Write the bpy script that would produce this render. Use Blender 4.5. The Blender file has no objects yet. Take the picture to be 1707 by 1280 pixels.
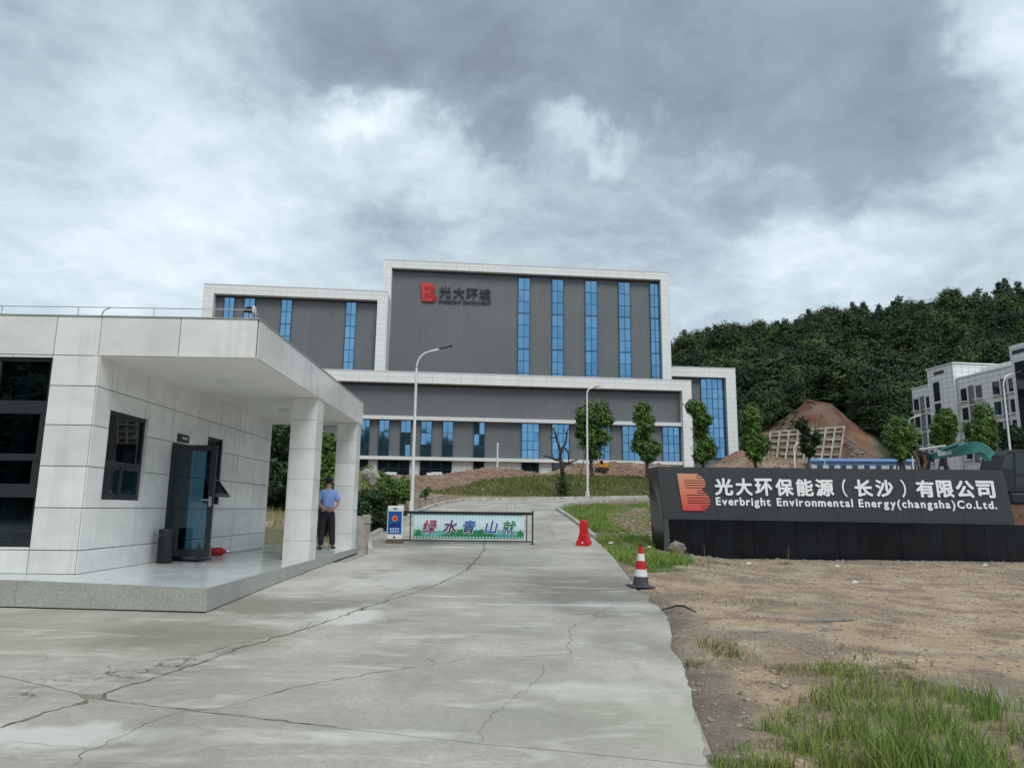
import bpy, bmesh, math, random
import numpy as np
from math import sin, cos, tan, atan, atan2, radians, pi, sqrt, hypot
from mathutils import Vector, Matrix, Euler
from mathutils.geometry import delaunay_2d_cdt

SC = bpy.context.scene
COL = SC.collection
random.seed(7)
RNG = np.random.default_rng(7)

# ------------------------------------------------------------------ camera
FOC, CZ = 1203.0, 1.5
PIT, ROL = atan(210 / 1203), .012
Fv = np.array([0, cos(PIT), sin(PIT)])
_R0 = np.array([1.0, 0, 0]); _U0 = np.array([0, -sin(PIT), cos(PIT)])
Rv = _R0 * cos(ROL) + _U0 * sin(ROL)
Uv = _U0 * cos(ROL) - _R0 * sin(ROL)
EYE = np.array([0, 0, CZ])
cam = bpy.data.cameras.new('camera')
cam.sensor_width = 36; cam.lens = 36 * FOC / 1707
cam.clip_start = .05; cam.clip_end = 6000
camo = bpy.data.objects.new('camera', cam); COL.objects.link(camo)
camo.matrix_world = Matrix(((Rv[0], Uv[0], -Fv[0], EYE[0]), (Rv[1], Uv[1], -Fv[1], EYE[1]), (Rv[2], Uv[2], -Fv[2], EYE[2]), (0, 0, 0, 1)))
SC.camera = camo

# ------------------------------------------------------------------ surveying helpers (photo bearing -> place)
def ray(x, y): return Fv + Rv * (x - 853.5) / FOC - Uv * (y - 640) / FOC
def at_y(x, y, Y): d = ray(x, y); return EYE + d * Y / d[1]
def at_z(x, y, z): d = ray(x, y); return EYE + d * (z - CZ) / d[2]
def at_plane(x, y, P, n):
    d = ray(x, y); return EYE + d * (np.dot(np.array(P) - EYE, n) / np.dot(d, n))

# ------------------------------------------------------------------ world: overcast sky with cloud banks
SUN_AZ, SUN_EL = radians(156), radians(52)
W = bpy.data.worlds.new('World'); SC.world = W; W.use_nodes = True
nt = W.node_tree; nt.nodes.clear()
def wn(t, **k):
    n = nt.nodes.new(t)
    for a, b in k.items(): setattr(n, a, b)
    return n
def wl(a, b): nt.links.new(a, b)
def wm(op, a, b=None, c=None):
    n = wn('ShaderNodeMath', operation=op)
    for i, v in enumerate((a, b, c)):
        if v is None: continue
        if isinstance(v, (int, float)): n.inputs[i].default_value = v
        else: wl(v, n.inputs[i])
    return n.outputs[0]
tc = wn('ShaderNodeTexCoord')
sep = wn('ShaderNodeSeparateXYZ'); wl(tc.outputs['Generated'], sep.inputs[0])
zc = wm('ADD', wm('MAXIMUM', sep.outputs[2], 0.0), .22)
cx = wm('DIVIDE', sep.outputs[0], zc); cy = wm('DIVIDE', sep.outputs[1], zc)
cmb = wn('ShaderNodeCombineXYZ'); wl(cx, cmb.inputs[0]); wl(cy, cmb.inputs[1])
def wnoise(vec, scale, detail=6, rough=.55, dist=0.0):
    n = wn('ShaderNodeTexNoise'); n.inputs['Scale'].default_value = scale; n.inputs['Detail'].default_value = detail
    n.inputs['Roughness'].default_value = rough; n.inputs['Distortion'].default_value = dist
    wl(vec, n.inputs['Vector']); return n
n1 = wnoise(cmb.outputs[0], 1.5, 8, .52, .35)
n2 = wnoise(cmb.outputs[0], 4.2, 9, .60, .3)
nw = wnoise(tc.outputs['Generated'], 3.2, 6, .6, .3)
nw2 = wnoise(tc.outputs['Generated'], 11, 4, .6, .3)
warp = wn('ShaderNodeVectorMath', operation='MULTIPLY_ADD'); wl(nw.outputs['Color'], warp.inputs[0])
warp.inputs[1].default_value = (.34, .34, .34); wl(tc.outputs['Generated'], warp.inputs[2])
warp2 = wn('ShaderNodeVectorMath', operation='MULTIPLY_ADD'); wl(nw2.outputs['Color'], warp2.inputs[0])
warp2.inputs[1].default_value = (.10, .10, .10); wl(warp.outputs[0], warp2.inputs[2])
val = wm('ADD', wm('MULTIPLY', wm('SUBTRACT', n1.outputs[0], .5), .66), .50)
val = wm('ADD', val, wm('MULTIPLY', wm('SUBTRACT', n2.outputs[0], .5), .42))
n3 = wnoise(cmb.outputs[0], 12, 6, .6, .5)
val = wm('ADD', val, wm('MULTIPLY', wm('SUBTRACT', n3.outputs[0], .5), .26))
CLOUDS = [  # photo bearing, radius, squash, amount (negative = thick dark bank)
    (900, -60, .36, 1.6, -.38), (620, 40, .26, 2.0, -.26), (300, 230, .3, 1.3, .10), (860, 170, .13, 1.7, -.30), (1130, 130, .16, 1.4, -.22), (1450, 170, .16, 1.2, -.25), (1400, 30, .22, 1.4, -.16),
    (1290, 330, .14, 2.0, -.14), (640, 400, .13, 3.0, -.12), (430, 425, .1, 3.0, -.06), (1500, 340, .11, 2.5, -.12), (1000, 380, .2, 1.6, -.08),
    (630, 205, .12, 2.2, .42), (1010, 205, .085, 2.2, .28), (180, 180, .26, 1.2, .05), (1680, 30, .1, 1.0, .40), (1600, 265, .12, 3.0, .14),
    (1360, 430, .14, 1.8, .25), (800, 330, .12, 2.0, .15), (380, 300, .2, 1.3, .12), (130, 460, .35, 2.2, .16), (1080, 520, .2, 3.0, .08), (60, 60, .22, 1.2, -.04)]
for px, py, rad, sq, amt in CLOUDS:
    d = ray(px, py); d = d / np.linalg.norm(d)
    mp = wn('ShaderNodeVectorMath', operation='SUBTRACT'); wl(warp2.outputs[0], mp.inputs[0])
    mp.inputs[1].default_value = tuple(d + .22)
    sc_ = wn('ShaderNodeVectorMath', operation='MULTIPLY'); wl(mp.outputs[0], sc_.inputs[0]); sc_.inputs[1].default_value = (1, 1, sq)
    ln = wn('ShaderNodeVectorMath', operation='LENGTH'); wl(sc_.outputs[0], ln.inputs[0])
    mr = wn('ShaderNodeMapRange', interpolation_type='SMOOTHSTEP'); wl(ln.outputs['Value'], mr.inputs[0])
    mr.inputs[1].default_value = 0; mr.inputs[2].default_value = rad * 1.15; mr.inputs[3].default_value = amt; mr.inputs[4].default_value = 0
    val = wm('ADD', val, mr.outputs[0])
cr = wn('ShaderNodeValToRGB'); wl(val, cr.inputs[0])
e = cr.color_ramp.elements
e[0].position = 0.0; e[0].color = (.19, .235, .28, 1); e[1].position = 1.0; e[1].color = (.80, .88, .91, 1)
x_ = e.new(.3); x_.color = (.27, .335, .39, 1)
x_ = e.new(.55); x_.color = (.45, .54, .60, 1)
x_ = e.new(.8); x_.color = (.63, .72, .775, 1)
sky = wn('ShaderNodeTexSky', sky_type='NISHITA'); sky.sun_disc = False; sky.sun_elevation = SUN_EL; sky.sun_rotation = SUN_AZ
b1 = wn('ShaderNodeBackground'); wl(sky.outputs[0], b1.inputs[0]); b1.inputs[1].default_value = .08
b2 = wn('ShaderNodeBackground'); wl(cr.outputs[0], b2.inputs[0]); b2.inputs[1].default_value = 1.0
mx = wn('ShaderNodeMixShader'); mx.inputs[0].default_value = .96; wl(b1.outputs[0], mx.inputs[1]); wl(b2.outputs[0], mx.inputs[2])
wo = wn('ShaderNodeOutputWorld'); wl(mx.outputs[0], wo.inputs[0])

sl = bpy.data.lights.new('sun', 'SUN'); sl.energy = 1.5; sl.angle = radians(28); sl.color = (1, .965, .91)
so = bpy.data.objects.new('sun', sl); COL.objects.link(so); so.location = (20, -40, 60)
sd = Vector((sin(SUN_AZ) * cos(SUN_EL), cos(SUN_AZ) * cos(SUN_EL), sin(SUN_EL)))
so.rotation_euler = sd.to_track_quat('Z', 'Y').to_euler()
SC.view_settings.view_transform = 'Standard'; SC.view_settings.look = 'None'
SC.view_settings.exposure = 0.42; SC.view_settings.gamma = 1.0; SC.view_settings.use_curve_mapping = False

# ------------------------------------------------------------------ materials
M = {}
def mk(name, col, rough=.6, met=0.0, spec=.5, col2=None, vs=2.0, lo=.35, hi=.65, det=6, bump=0.0, bs=20.0, rnd=0.0, isl=0.0, pos=False,
       stretch=None, attr=None, speck=None, rough2=None, stain=None, coat=0.0, trans=0.0, grain=None):
    m = bpy.data.materials.new(name); m.use_nodes = True; t = m.node_tree; p = t.nodes['Principled BSDF']
    L = t.links.new
    def nd(ty, **k):
        n = t.nodes.new(ty)
        for a, b in k.items(): setattr(n, a, b)
        return n
    p.inputs['Roughness'].default_value = rough; p.inputs['Metallic'].default_value = met
    p.inputs['Specular IOR Level'].default_value = spec
    if coat: p.inputs['Coat Weight'].default_value = coat; p.inputs['Coat Roughness'].default_value = .08
    if trans: p.inputs['Subsurface Weight'].default_value = 0
    if pos: vec = nd('ShaderNodeNewGeometry').outputs['Position']
    else: vec = nd('ShaderNodeTexCoord').outputs['Object']
    if stretch:
        mp = nd('ShaderNodeVectorMath', operation='MULTIPLY'); L(vec, mp.inputs[0]); mp.inputs[1].default_value = stretch; v2 = mp.outputs[0]
    else: v2 = vec
    def noise(v, s, d, r=.6):
        n = nd('ShaderNodeTexNoise'); n.inputs['Scale'].default_value = s; n.inputs['Detail'].default_value = d; n.inputs['Roughness'].default_value = r
        L(v, n.inputs['Vector']); return n.outputs[0]
    def mr(v, a, b, c, d):
        n = nd('ShaderNodeMapRange'); L(v, n.inputs[0])
        for i, q in enumerate((a, b, c, d)): n.inputs[i + 1].default_value = q
        return n.outputs[0]
    def mix(fac, a, b, blend='MIX'):
        n = nd('ShaderNodeMix', data_type='RGBA', blend_type=blend)
        if isinstance(fac, float): n.inputs[0].default_value = fac
        else: L(fac, n.inputs[0])
        for i, q in ((6, a), (7, b)):
            if isinstance(q, tuple): n.inputs[i].default_value = (*q, 1) if len(q) == 3 else q
            else: L(q, n.inputs[i])
        return n.outputs[2]
    c = None
    if attr:
        a_ = nd('ShaderNodeAttribute', attribute_name=attr); c = a_.outputs['Color']
    if col2:
        f = mr(noise(v2, vs, det), lo, hi, 0, 1)
        c = mix(f, c if c is not None else col, col2) if not attr else mix(mr(noise(v2, vs, det), lo, hi, 0, .55), c, mix(1.0, c, col2, 'MULTIPLY'))
    if c is None: c = col
    if speck:
        sp_s, sp_amt, sp_c = speck
        c = mix(mr(noise(vec, sp_s, 2, .8), .56, .68, 0, sp_amt), c, sp_c)
    if stain:
        st_vec, st_scale, st_amt, st_c = stain
        q = nd('ShaderNodeVectorMath', operation='MULTIPLY'); L(vec, q.inputs[0]); q.inputs[1].default_value = st_vec
        c = mix(mr(noise(q.outputs[0], st_scale, 5, .65), .52, .72, 0, st_amt), c, st_c)
    if grain:
        gv = mr(noise(vec, grain[0], 3, .8), .32, .68, 1 - grain[1], 1 + grain[1]); cb = nd('ShaderNodeCombineColor'); [L(gv, cb.inputs[i]) for i in range(3)]; c = mix(1.0, c, cb.outputs[0], 'MULTIPLY')
    if rnd or isl:
        if isl: r = nd('ShaderNodeNewGeometry').outputs['Random Per Island']; amt = isl
        else: r = nd('ShaderNodeObjectInfo').outputs['Random']; amt = rnd
        v = mr(r, 0, 1, 1 - amt, 1 + amt)
        cb = nd('ShaderNodeCombineColor'); [L(v, cb.inputs[i]) for i in range(3)]
        c = mix(1.0, c, cb.outputs[0], 'MULTIPLY')
    if isinstance(c, tuple): p.inputs['Base Color'].default_value = (*c, 1)
    else: L(c, p.inputs['Base Color'])
    if rough2 is not None:
        L(mr(noise(v2, vs * 1.3, 4), .35, .65, rough, rough2), p.inputs['Roughness'])
    if bump:
        bn = nd('ShaderNodeBump'); bn.inputs['Strength'].default_value = min(1, bump * 10); bn.inputs['Distance'].default_value = bump
        L(noise(vec, bs, 5, .65), bn.inputs['Height']); L(bn.outputs[0], p.inputs['Normal'])
    M[name] = m
    return m

mk('marble', (.79, .79, .775), .17, col2=(.67, .68, .675), vs=1.6, lo=.4, hi=.75, rnd=.06, pos=True, stretch=(1, 1, 2.2), stain=((5, 5, .35), 1.0, .38, (.50, .505, .48)), bump=.0006, bs=3)
mk('joint', (.07, .072, .07), .9)
mk('soffit', (.80, .79, .76), .7, col2=(.75, .74, .71), vs=.8, bump=.001, bs=6)
mk('floor_tile', (.60, .64, .63), .13, col2=(.53, .57, .565), vs=1.1, rnd=.03, pos=True, rough2=.24)
mk('granite', (.36, .37, .34), .45, col2=(.30, .31, .285), vs=3, speck=(75, .95, (.75, .77, .72)), pos=True, rnd=.05, bump=.001, bs=90)
mk('frame_dark', (.020, .026, .032), .38, rnd=.1)
mk('dark_glass', (.006, .014, .02), .03, spec=.9)
mk('rubber', (.010, .010, .012), .5)
mk('steel', (.55, .57, .58), .3, met=.8)
mk('white_paint', (.74, .76, .76), .4, col2=(.66, .68, .68), vs=3)
mk('white_panel', (.70, .73, .715), .45, col2=(.62, .65, .64), vs=.12, lo=.3, hi=.7, stain=((1.2, 1.2, .05), 1, .12, (.5, .52, .5)))
mk('grey_panel', (.150, .163, .172), .5, col2=(.128, .140, .149), vs=.12, rnd=.0, stain=((.9, .9, .03), 1.0, .35, (.185, .197, .205)))
mk('dark_trim', (.03, .034, .038), .5)
mk('black_granite', (.003, .005, .010), .16, col2=(.007, .011, .017), vs=1.5, pos=True, stain=((2.5, 2.5, .2), 1, .5, (.016, .018, .02)), spec=.4, rnd=.2)
mk('grey_plate', (.030, .035, .041), .42, col2=(.024, .028, .034), vs=1.0, pos=True, stretch=(1, 1, .5), rnd=.05, stain=((3.5, 3.5, .15), 1, .35, (.045, .05, .055)))
mk('letter_white', (.80, .82, .84), .35)
mk('scrap_paper', (.55, .55, .52), .8)
mk('letter_dark', (.014, .022, .032), .4)
mk('red_plastic', (.62, .015, .025), .35, col2=(.5, .012, .02), vs=4, stain=((3, 3, 1), 2, .4, (.4, .05, .04)))
mk('cone_red', (.58, .012, .018), .4, col2=(.45, .012, .015), vs=15)
mk('cone_white', (.72, .74, .73), .45, col2=(.5, .5, .46), vs=12, lo=.5, hi=.8)
mk('cone_grey', (.045, .05, .055), .6, col2=(.12, .11, .10), vs=10, lo=.5, hi=.8)
mk('bark', (.075, .062, .05), .9, col2=(.035, .03, .026), vs=8, stretch=(1, 1, .3), bump=.02, bs=14)
mk('dead_bark', (.028, .024, .022), .9, col2=(.055, .047, .04), vs=6, bump=.02, bs=12)
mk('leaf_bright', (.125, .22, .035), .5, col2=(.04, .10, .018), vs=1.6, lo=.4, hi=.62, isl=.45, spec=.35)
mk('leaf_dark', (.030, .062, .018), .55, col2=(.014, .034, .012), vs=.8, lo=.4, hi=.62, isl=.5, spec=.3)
mk('leaf_wood', (.050, .088, .032), .6, col2=(.018, .042, .019), vs=.22, lo=.4, hi=.6, isl=.4, rnd=.6, spec=.2)
mk('leaf_wood_light', (.095, .135, .042), .6, col2=(.035, .065, .022), vs=.25, lo=.4, hi=.6, isl=.4, rnd=.5, spec=.2)
mk('grass', (.14, .28, .05), .6, col2=(.26, .29, .08), vs=1.2, isl=.4, pos=True, spec=.2)
mk('grass_dry', (.20, .19, .075), .7, col2=(.09, .13, .035), vs=.7, isl=.35, pos=True, spec=.2)
mk('stone', (.42, .37, .30), .9, col2=(.26, .21, .165), vs=3, isl=.5, pos=True)
mk('dirt_stone', (.33, .235, .18), .95, col2=(.22, .14, .10), vs=2, isl=.35, pos=True)
mk('rock', (.27, .235, .20), .9, col2=(.13, .11, .095), vs=3.5, bump=.03, bs=6)
mk('hair', (.012, .011, .010), .6)
mk('pale_rock', (.36, .35, .31), .9, col2=(.25, .24, .2), vs=1.5, bump=.08, bs=3)
mk('kerb', (.50, .50, .45), .8, col2=(.28, .28, .24), vs=2.2, pos=True, rnd=.08, bump=.004, bs=25)
mk('concrete_old', (.40, .38, .33), .85, col2=(.26, .25, .21), vs=2, pos=True, bump=.006, bs=20)
mk('crack', (.10, .094, .078), .95, col2=(.22, .205, .17), vs=6, pos=True)
mk('wood_stake', (.05, .04, .03), .9)
mk('skin', (.36, .20, .14), .55)
mk('shirt', (.24, .36, .68), .75, col2=(.18, .29, .60), vs=7, stretch=(1, 1, .4), bump=.01, bs=9)
mk('trousers', (.010, .011, .016), .8, bump=.01, bs=8)
mk('cap', (.008, .009, .012), .7)
mk('shoe', (.012, .012, .013), .35)
mk('curtain', (.34, .38, .38), .9, col2=(.22, .26, .27), vs=9, stretch=(3, 3, .2))
mk('kiosk_blue', (.012, .13, .42), .25, col2=(.01, .09, .33), vs=2.5)
mk('kiosk_orange', (.80, .22, .04), .4)
mk('kiosk_navy', (.01, .035, .2), .3)
mk('digger_green', (.035, .27, .225), .42, col2=(.05, .21, .18), vs=2, stain=((1, 1, 1), 3, .55, (.10, .11, .09)))
mk('digger_dark', (.010, .014, .018), .5, col2=(.02, .024, .027), vs=3)
mk('digger_yellow', (.55, .27, .02), .5)
mk('rust', (.10, .045, .025), .9, col2=(.2, .12, .08), vs=4)
mk('blue_sheet', (.10, .22, .48), .4)
mk('pale_wall', (.55, .60, .66), .6)
mk('lattice', (.42, .39, .33), .85, col2=(.25, .21, .17), vs=.7, pos=True)
mk('slope_fill', (.11, .060, .045), .95, col2=(.17, .14, .09), vs=.5, pos=True, bump=.15, bs=2)
mk('pipe_white', (.7, .71, .72), .35)
mk('puddle', (.24, .20, .155), .16, col2=(.28, .24, .19), vs=1.0, pos=True, spec=.4)
mk('haze_glass', (.5, .5, .5), .1)

def node_mat(name):
    m = bpy.data.materials.new(name); m.use_nodes = True; M[name] = m
    return m, m.node_tree, m.node_tree.nodes['Principled BSDF']
# blue reflective curtain-wall glass
m, t, p = node_mat('blue_glass')
p.inputs['Base Color'].default_value = (.15, .38, .68, 1); p.inputs['Metallic'].default_value = .92; p.inputs['Roughness'].default_value = .035
o_ = t.nodes.new('ShaderNodeObjectInfo'); r_ = t.nodes.new('ShaderNodeMapRange'); t.links.new(o_.outputs['Random'], r_.inputs[0])
r_.inputs[3].default_value = .0; r_.inputs[4].default_value = 1
x_ = t.nodes.new('ShaderNodeMix'); x_.data_type = 'RGBA'; t.links.new(r_.outputs[0], x_.inputs[0]); x_.inputs[6].default_value = (.16, .37, .60, 1); x_.inputs[7].default_value = (.22, .45, .68, 1)
t.links.new(x_.outputs[2], p.inputs['Base Color'])
# clear tinted door glass
m, t, p = node_mat('door_glass')
out = t.nodes['Material Output']; tr = t.nodes.new('ShaderNodeBsdfTransparent'); tr.inputs[0].default_value = (.33, .50, .60, 1)
gl = t.nodes.new('ShaderNodeBsdfGlossy'); gl.inputs['Roughness'].default_value = .02; gl.inputs[0].default_value = (.75, .9, 1, 1)
fr = t.nodes.new('ShaderNodeFresnel'); fr.inputs[0].default_value = 1.75; mxs = t.nodes.new('ShaderNodeMixShader')
t.links.new(fr.outputs[0], mxs.inputs[0]); t.links.new(tr.outputs[0], mxs.inputs[1]); t.links.new(gl.outputs[0], mxs.inputs[2]); t.links.new(mxs.outputs[0], out.inputs[0])
# logo paint: orange at the top running to red at the foot (printed colour)
def logo_mat(name, h, top, bot):
    m, t, p = node_mat(name); p.inputs['Roughness'].default_value = .4
    a = t.nodes.new('ShaderNodeTexCoord'); s = t.nodes.new('ShaderNodeSeparateXYZ'); r = t.nodes.new('ShaderNodeMapRange'); x = t.nodes.new('ShaderNodeMix'); x.data_type = 'RGBA'
    t.links.new(a.outputs['Object'], s.inputs[0]); t.links.new(s.outputs[2], r.inputs[0]); r.inputs[2].default_value = h; t.links.new(r.outputs[0], x.inputs[0])
    x.inputs[6].default_value = (*bot, 1); x.inputs[7].default_value = (*top, 1); t.links.new(x.outputs[2], p.inputs['Base Color'])
logo_mat('logo_paint', 1.28, (.62, .30, .17), (.58, .05, .055))
logo_mat('logo_red', 3.4, (.60, .05, .04), (.48, .02, .03))
# facing tiles of the far dormitory (joint grid) and frame panels
def grid_mat(name, c1, cj, sx, sz, jw, rough=.5, strength=1.0):
    m, t, p = node_mat(name); p.inputs['Roughness'].default_value = rough
    a = t.nodes.new('ShaderNodeTexCoord'); s = t.nodes.new('ShaderNodeSeparateXYZ'); t.links.new(a.outputs['Object'], s.inputs[0])
    ad = t.nodes.new('ShaderNodeMath'); ad.operation = 'ADD'; t.links.new(s.outputs[0], ad.inputs[0]); t.links.new(s.outputs[1], ad.inputs[1])
    outs = []
    for src, size in ((ad.outputs[0], sx), (s.outputs[2], sz)):
        f = t.nodes.new('ShaderNodeMath'); f.operation = 'DIVIDE'; t.links.new(src, f.inputs[0]); f.inputs[1].default_value = size
        g = t.nodes.new('ShaderNodeMath'); g.operation = 'FRACT'; t.links.new(f.outputs[0], g.inputs[0])
        h = t.nodes.new('ShaderNodeMath'); h.operation = 'LESS_THAN'; t.links.new(g.outputs[0], h.inputs[0]); h.inputs[1].default_value = jw / size; outs.append(h.outputs[0])
    mxx = t.nodes.new('ShaderNodeMath'); mxx.operation = 'MAXIMUM'; t.links.new(outs[0], mxx.inputs[0]); t.links.new(outs[1], mxx.inputs[1])
    nz = t.nodes.new('ShaderNodeTexNoise'); nz.inputs['Scale'].default_value = .35; nz.inputs['Detail'].default_value = 5; t.links.new(a.outputs['Object'], nz.inputs['Vector'])
    c0 = t.nodes.new('ShaderNodeMix'); c0.data_type = 'RGBA'; t.links.new(nz.outputs[0], c0.inputs[0]); c0.inputs[6].default_value = (*[q * .88 for q in c1], 1); c0.inputs[7].default_value = (*[min(1, q * 1.08) for q in c1], 1)
    ms = t.nodes.new('ShaderNodeMath'); ms.operation = 'MULTIPLY'; t.links.new(mxx.outputs[0], ms.inputs[0]); ms.inputs[1].default_value = strength
    x = t.nodes.new('ShaderNodeMix'); x.data_type = 'RGBA'; t.links.new(ms.outputs[0], x.inputs[0]); t.links.new(c0.outputs[2], x.inputs[6]); x.inputs[7].default_value = (*cj, 1)
    t.links.new(x.outputs[2], p.inputs['Base Color'])
grid_mat('dorm_tile', (.76, .78, .76), (.24, .25, .25), 1.25, .82, .05)
grid_mat('frame_panel', (.78, .80, .79), (.36, .38, .38), 2.4, .95, .06, .45, .55)
grid_mat('base_tile', (.60, .62, .58), (.40, .41, .39), 1.2, .6, .05, .5, .8)

# ------------------------------------------------------------------ mesh building
class MB:
    def __init__(s): s.v = []; s.f = []; s.sm = False
    def add(s, V, F):
        n = len(s.v); s.v += [tuple(map(float, q)) for q in V]; s.f += [tuple(n + i for i in q) for q in F]; return s
    def box(s, x0, x1, y0, y1, z0, z1):
        V = [(x, y, z) for z in (z0, z1) for x, y in ((x0, y0), (x1, y0), (x1, y1), (x0, y1))]
        return s.add(V, [(3, 2, 1, 0), (4, 5, 6, 7), (0, 1, 5, 4), (1, 2, 6, 5), (2, 3, 7, 6), (3, 0, 4, 7)])
    def prism(s, A, B):
        n = len(A); return s.add(list(A) + list(B), [tuple(range(n))[::-1], tuple(range(n, 2 * n))] + [(i, (i + 1) % n, n + (i + 1) % n, n + i) for i in range(n)])
    def cone(s, p0, p1, r0, r1, n=10, caps=True):
        p0 = Vector(p0); p1 = Vector(p1); d = (p1 - p0).normalized(); u = d.orthogonal().normalized(); w = d.cross(u)
        V = [p + (u * cos(2 * pi * i / n) + w * sin(2 * pi * i / n)) * r for p, r in ((p0, r0), (p1, r1)) for i in range(n)]
        F = [(i, (i + 1) % n, n + (i + 1) % n, n + i) for i in range(n)]
        if caps: F += [tuple(range(n))[::-1], tuple(range(n, 2 * n))]
        return s.add(V, F)
    def tube(s, pts, rads, n=8):
        pts = [Vector(p) for p in pts]
        if isinstance(rads, (int, float)): rads = [rads] * len(pts)
        u = None; V = []
        for i, p in enumerate(pts):
            d = (pts[min(i + 1, len(pts) - 1)] - pts[max(i - 1, 0)]).normalized()
            u = d.orthogonal().normalized() if u is None else (u - d * u.dot(d)).normalized()
            w = d.cross(u); V += [p + (u * cos(2 * pi * k / n) + w * sin(2 * pi * k / n)) * rads[i] for k in range(n)]
        F = [(i * n + k, i * n + (k + 1) % n, (i + 1) * n + (k + 1) % n, (i + 1) * n + k) for i in range(len(pts) - 1) for k in range(n)]
        F += [tuple(range(n))[::-1], tuple(range((len(pts) - 1) * n, len(pts) * n))]
        return s.add(V, F)
    def beam(s, a, b, w, h):
        a = Vector(a); b = Vector(b); d = (b - a).normalized(); up = Vector((0, 0, 1)) if abs(d.z) < .95 else Vector((0, 1, 0))
        r = d.cross(up).normalized() * w / 2; q = r.cross(d).normalized() * h / 2
        A = [a - r - q, a + r - q, a + r + q, a - r + q]; B = [x + (b - a) for x in A]
        return s.prism(A, B)

def mesh(name, V, F, mat=None, smooth=False):
    me = bpy.data.meshes.new(name); me.from_pydata([tuple(v) for v in V], [], F)
    if mat: me.materials.append(M[mat])
    if smooth: me.shade_smooth()
    me.update(); return me
def link(name, me, parent=None, loc=None):
    o = bpy.data.objects.new(name, me); COL.objects.link(o)
    if parent is not None: o.parent = parent
    if loc is not None: o.location = loc
    return o
def ob(name, mb, mat, parent=None, off=(0, 0, 0), smooth=False):
    """one mesh object, origin at the middle of its shape"""
    V = np.array(mb.v, float) - np.array(off, float); c = (V.min(0) + V.max(0)) / 2
    return link(name, mesh(name, V - c, mb.f, mat, smooth), parent, tuple(c))
def ob0(name, mb, mat, parent=None, off=(0, 0, 0), smooth=False):
    V = np.array(mb.v, float) - np.array(off, float)
    return link(name, mesh(name, V, mb.f, mat, smooth), parent)
def tag(o, label=None, cat=None, group=None, kind=None):
    if label: o['label'] = label
    if cat: o['category'] = cat
    if group: o['group'] = group
    if kind: o['kind'] = kind
    return o
def thing(name, label, cat, loc=(0, 0, 0), rz=0.0, group=None):
    o = bpy.data.objects.new(name, None); COL.objects.link(o); o.location = tuple(map(float, loc)); o.rotation_euler = (0, 0, rz); o.empty_display_size = .3
    return tag(o, label, cat, group)
def copy_tree(o, parent=None):
    c = o.copy(); COL.objects.link(c)
    if parent is not None: c.parent = parent
    for ch in list(o.children): copy_tree(ch, c)
    return c
def bevel(o, w=.01, seg=2):
    md = o.modifiers.new('bevel', 'BEVEL'); md.width = w; md.segments = seg; md.limit_method = 'ANGLE'; return o

def text_mesh(s, size, off=.012, ext=.01, shear=0.0, res=3):
    off, ring = 0.0, off
    c = bpy.data.curves.new('lettering', 'FONT'); c.body = s; c.size = size; c.offset = off; c.extrude = ext; c.resolution_u = res; c.shear = shear
    o = bpy.data.objects.new('lettering', c); COL.objects.link(o)
    me = bpy.data.meshes.new_from_object(o.evaluated_get(bpy.context.evaluated_depsgraph_get())); bpy.data.objects.remove(o); bpy.data.curves.remove(c)
    V = np.array([v.co[:] for v in me.vertices]); V = np.stack([V[:, 0], -V[:, 2], V[:, 1]], 1)
    F = [tuple(q.vertices) for q in me.polygons]; AV = []; AF = []; n8 = 8
    for k in range(n8 if ring > 0 else 1):   # strokes thickened by laying the glyph a stroke-width about itself
        a = 2 * pi * k / n8; W_ = V + (cos(a) * ring, -.0004 * k * max(1, size), sin(a) * ring); AF += [tuple(i + len(AV) for i in f) for f in F]; AV += [tuple(q) for q in W_]
    bpy.data.meshes.remove(me); me = bpy.data.meshes.new('lettering'); me.from_pydata(AV, [], AF); V = np.array(AV); me.update()
    return me, V[:, 0].min(), V[:, 0].max(), V[:, 2].min(), V[:, 2].max()

# ------------------------------------------------------------------ terrain
_T = RNG.random((64, 64))
def vnoise(x, y):
    xi = np.floor(x).astype(int); yi = np.floor(y).astype(int); fx = x - xi; fy = y - yi
    fx = fx * fx * (3 - 2 * fx); fy = fy * fy * (3 - 2 * fy)
    a = _T[xi % 64, yi % 64]; b = _T[(xi + 1) % 64, yi % 64]; c = _T[xi % 64, (yi + 1) % 64]; d = _T[(xi + 1) % 64, (yi + 1) % 64]
    return a * (1 - fx) * (1 - fy) + b * fx * (1 - fy) + c * (1 - fx) * fy + d * fx * fy
def fbm(x, y, o=4):
    s = 0; a = .5
    for i in range(o): s = s + a * (vnoise(x + 17.3 * i, y - 9.1 * i) - .5); x = x * 2.03; y = y * 2.03; a *= .5
    return s
def S(x, a, b):
    t_ = np.clip((x - a) / (b - a), 0, 1); return t_ * t_ * (3 - 2 * t_)
_py = np.array([-60, 0, 8.8, 13, 18, 25, 28, 30, 33, 37, 41, 45, 50, 57.2, 59.5, 62, 66, 72, 80, 90, 100, 112, 300.])
_pz = np.array([0, 0, .12, .21, .28, .33, .52, .76, 1.1, 1.5, 1.78, 2.02, 2.25, 2.55, 2.8, 3.3, 4.05, 4.6, 5.0, 5.25, 5.4, 5.5, 8.0])
_fy = np.linspace(-60, 300, 3601); _fz = np.interp(_fy, _py, _pz); _k = np.hanning(31); _k /= _k.sum(); _fz = np.convolve(np.pad(_fz, 15, 'edge'), _k, 'valid')
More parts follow.
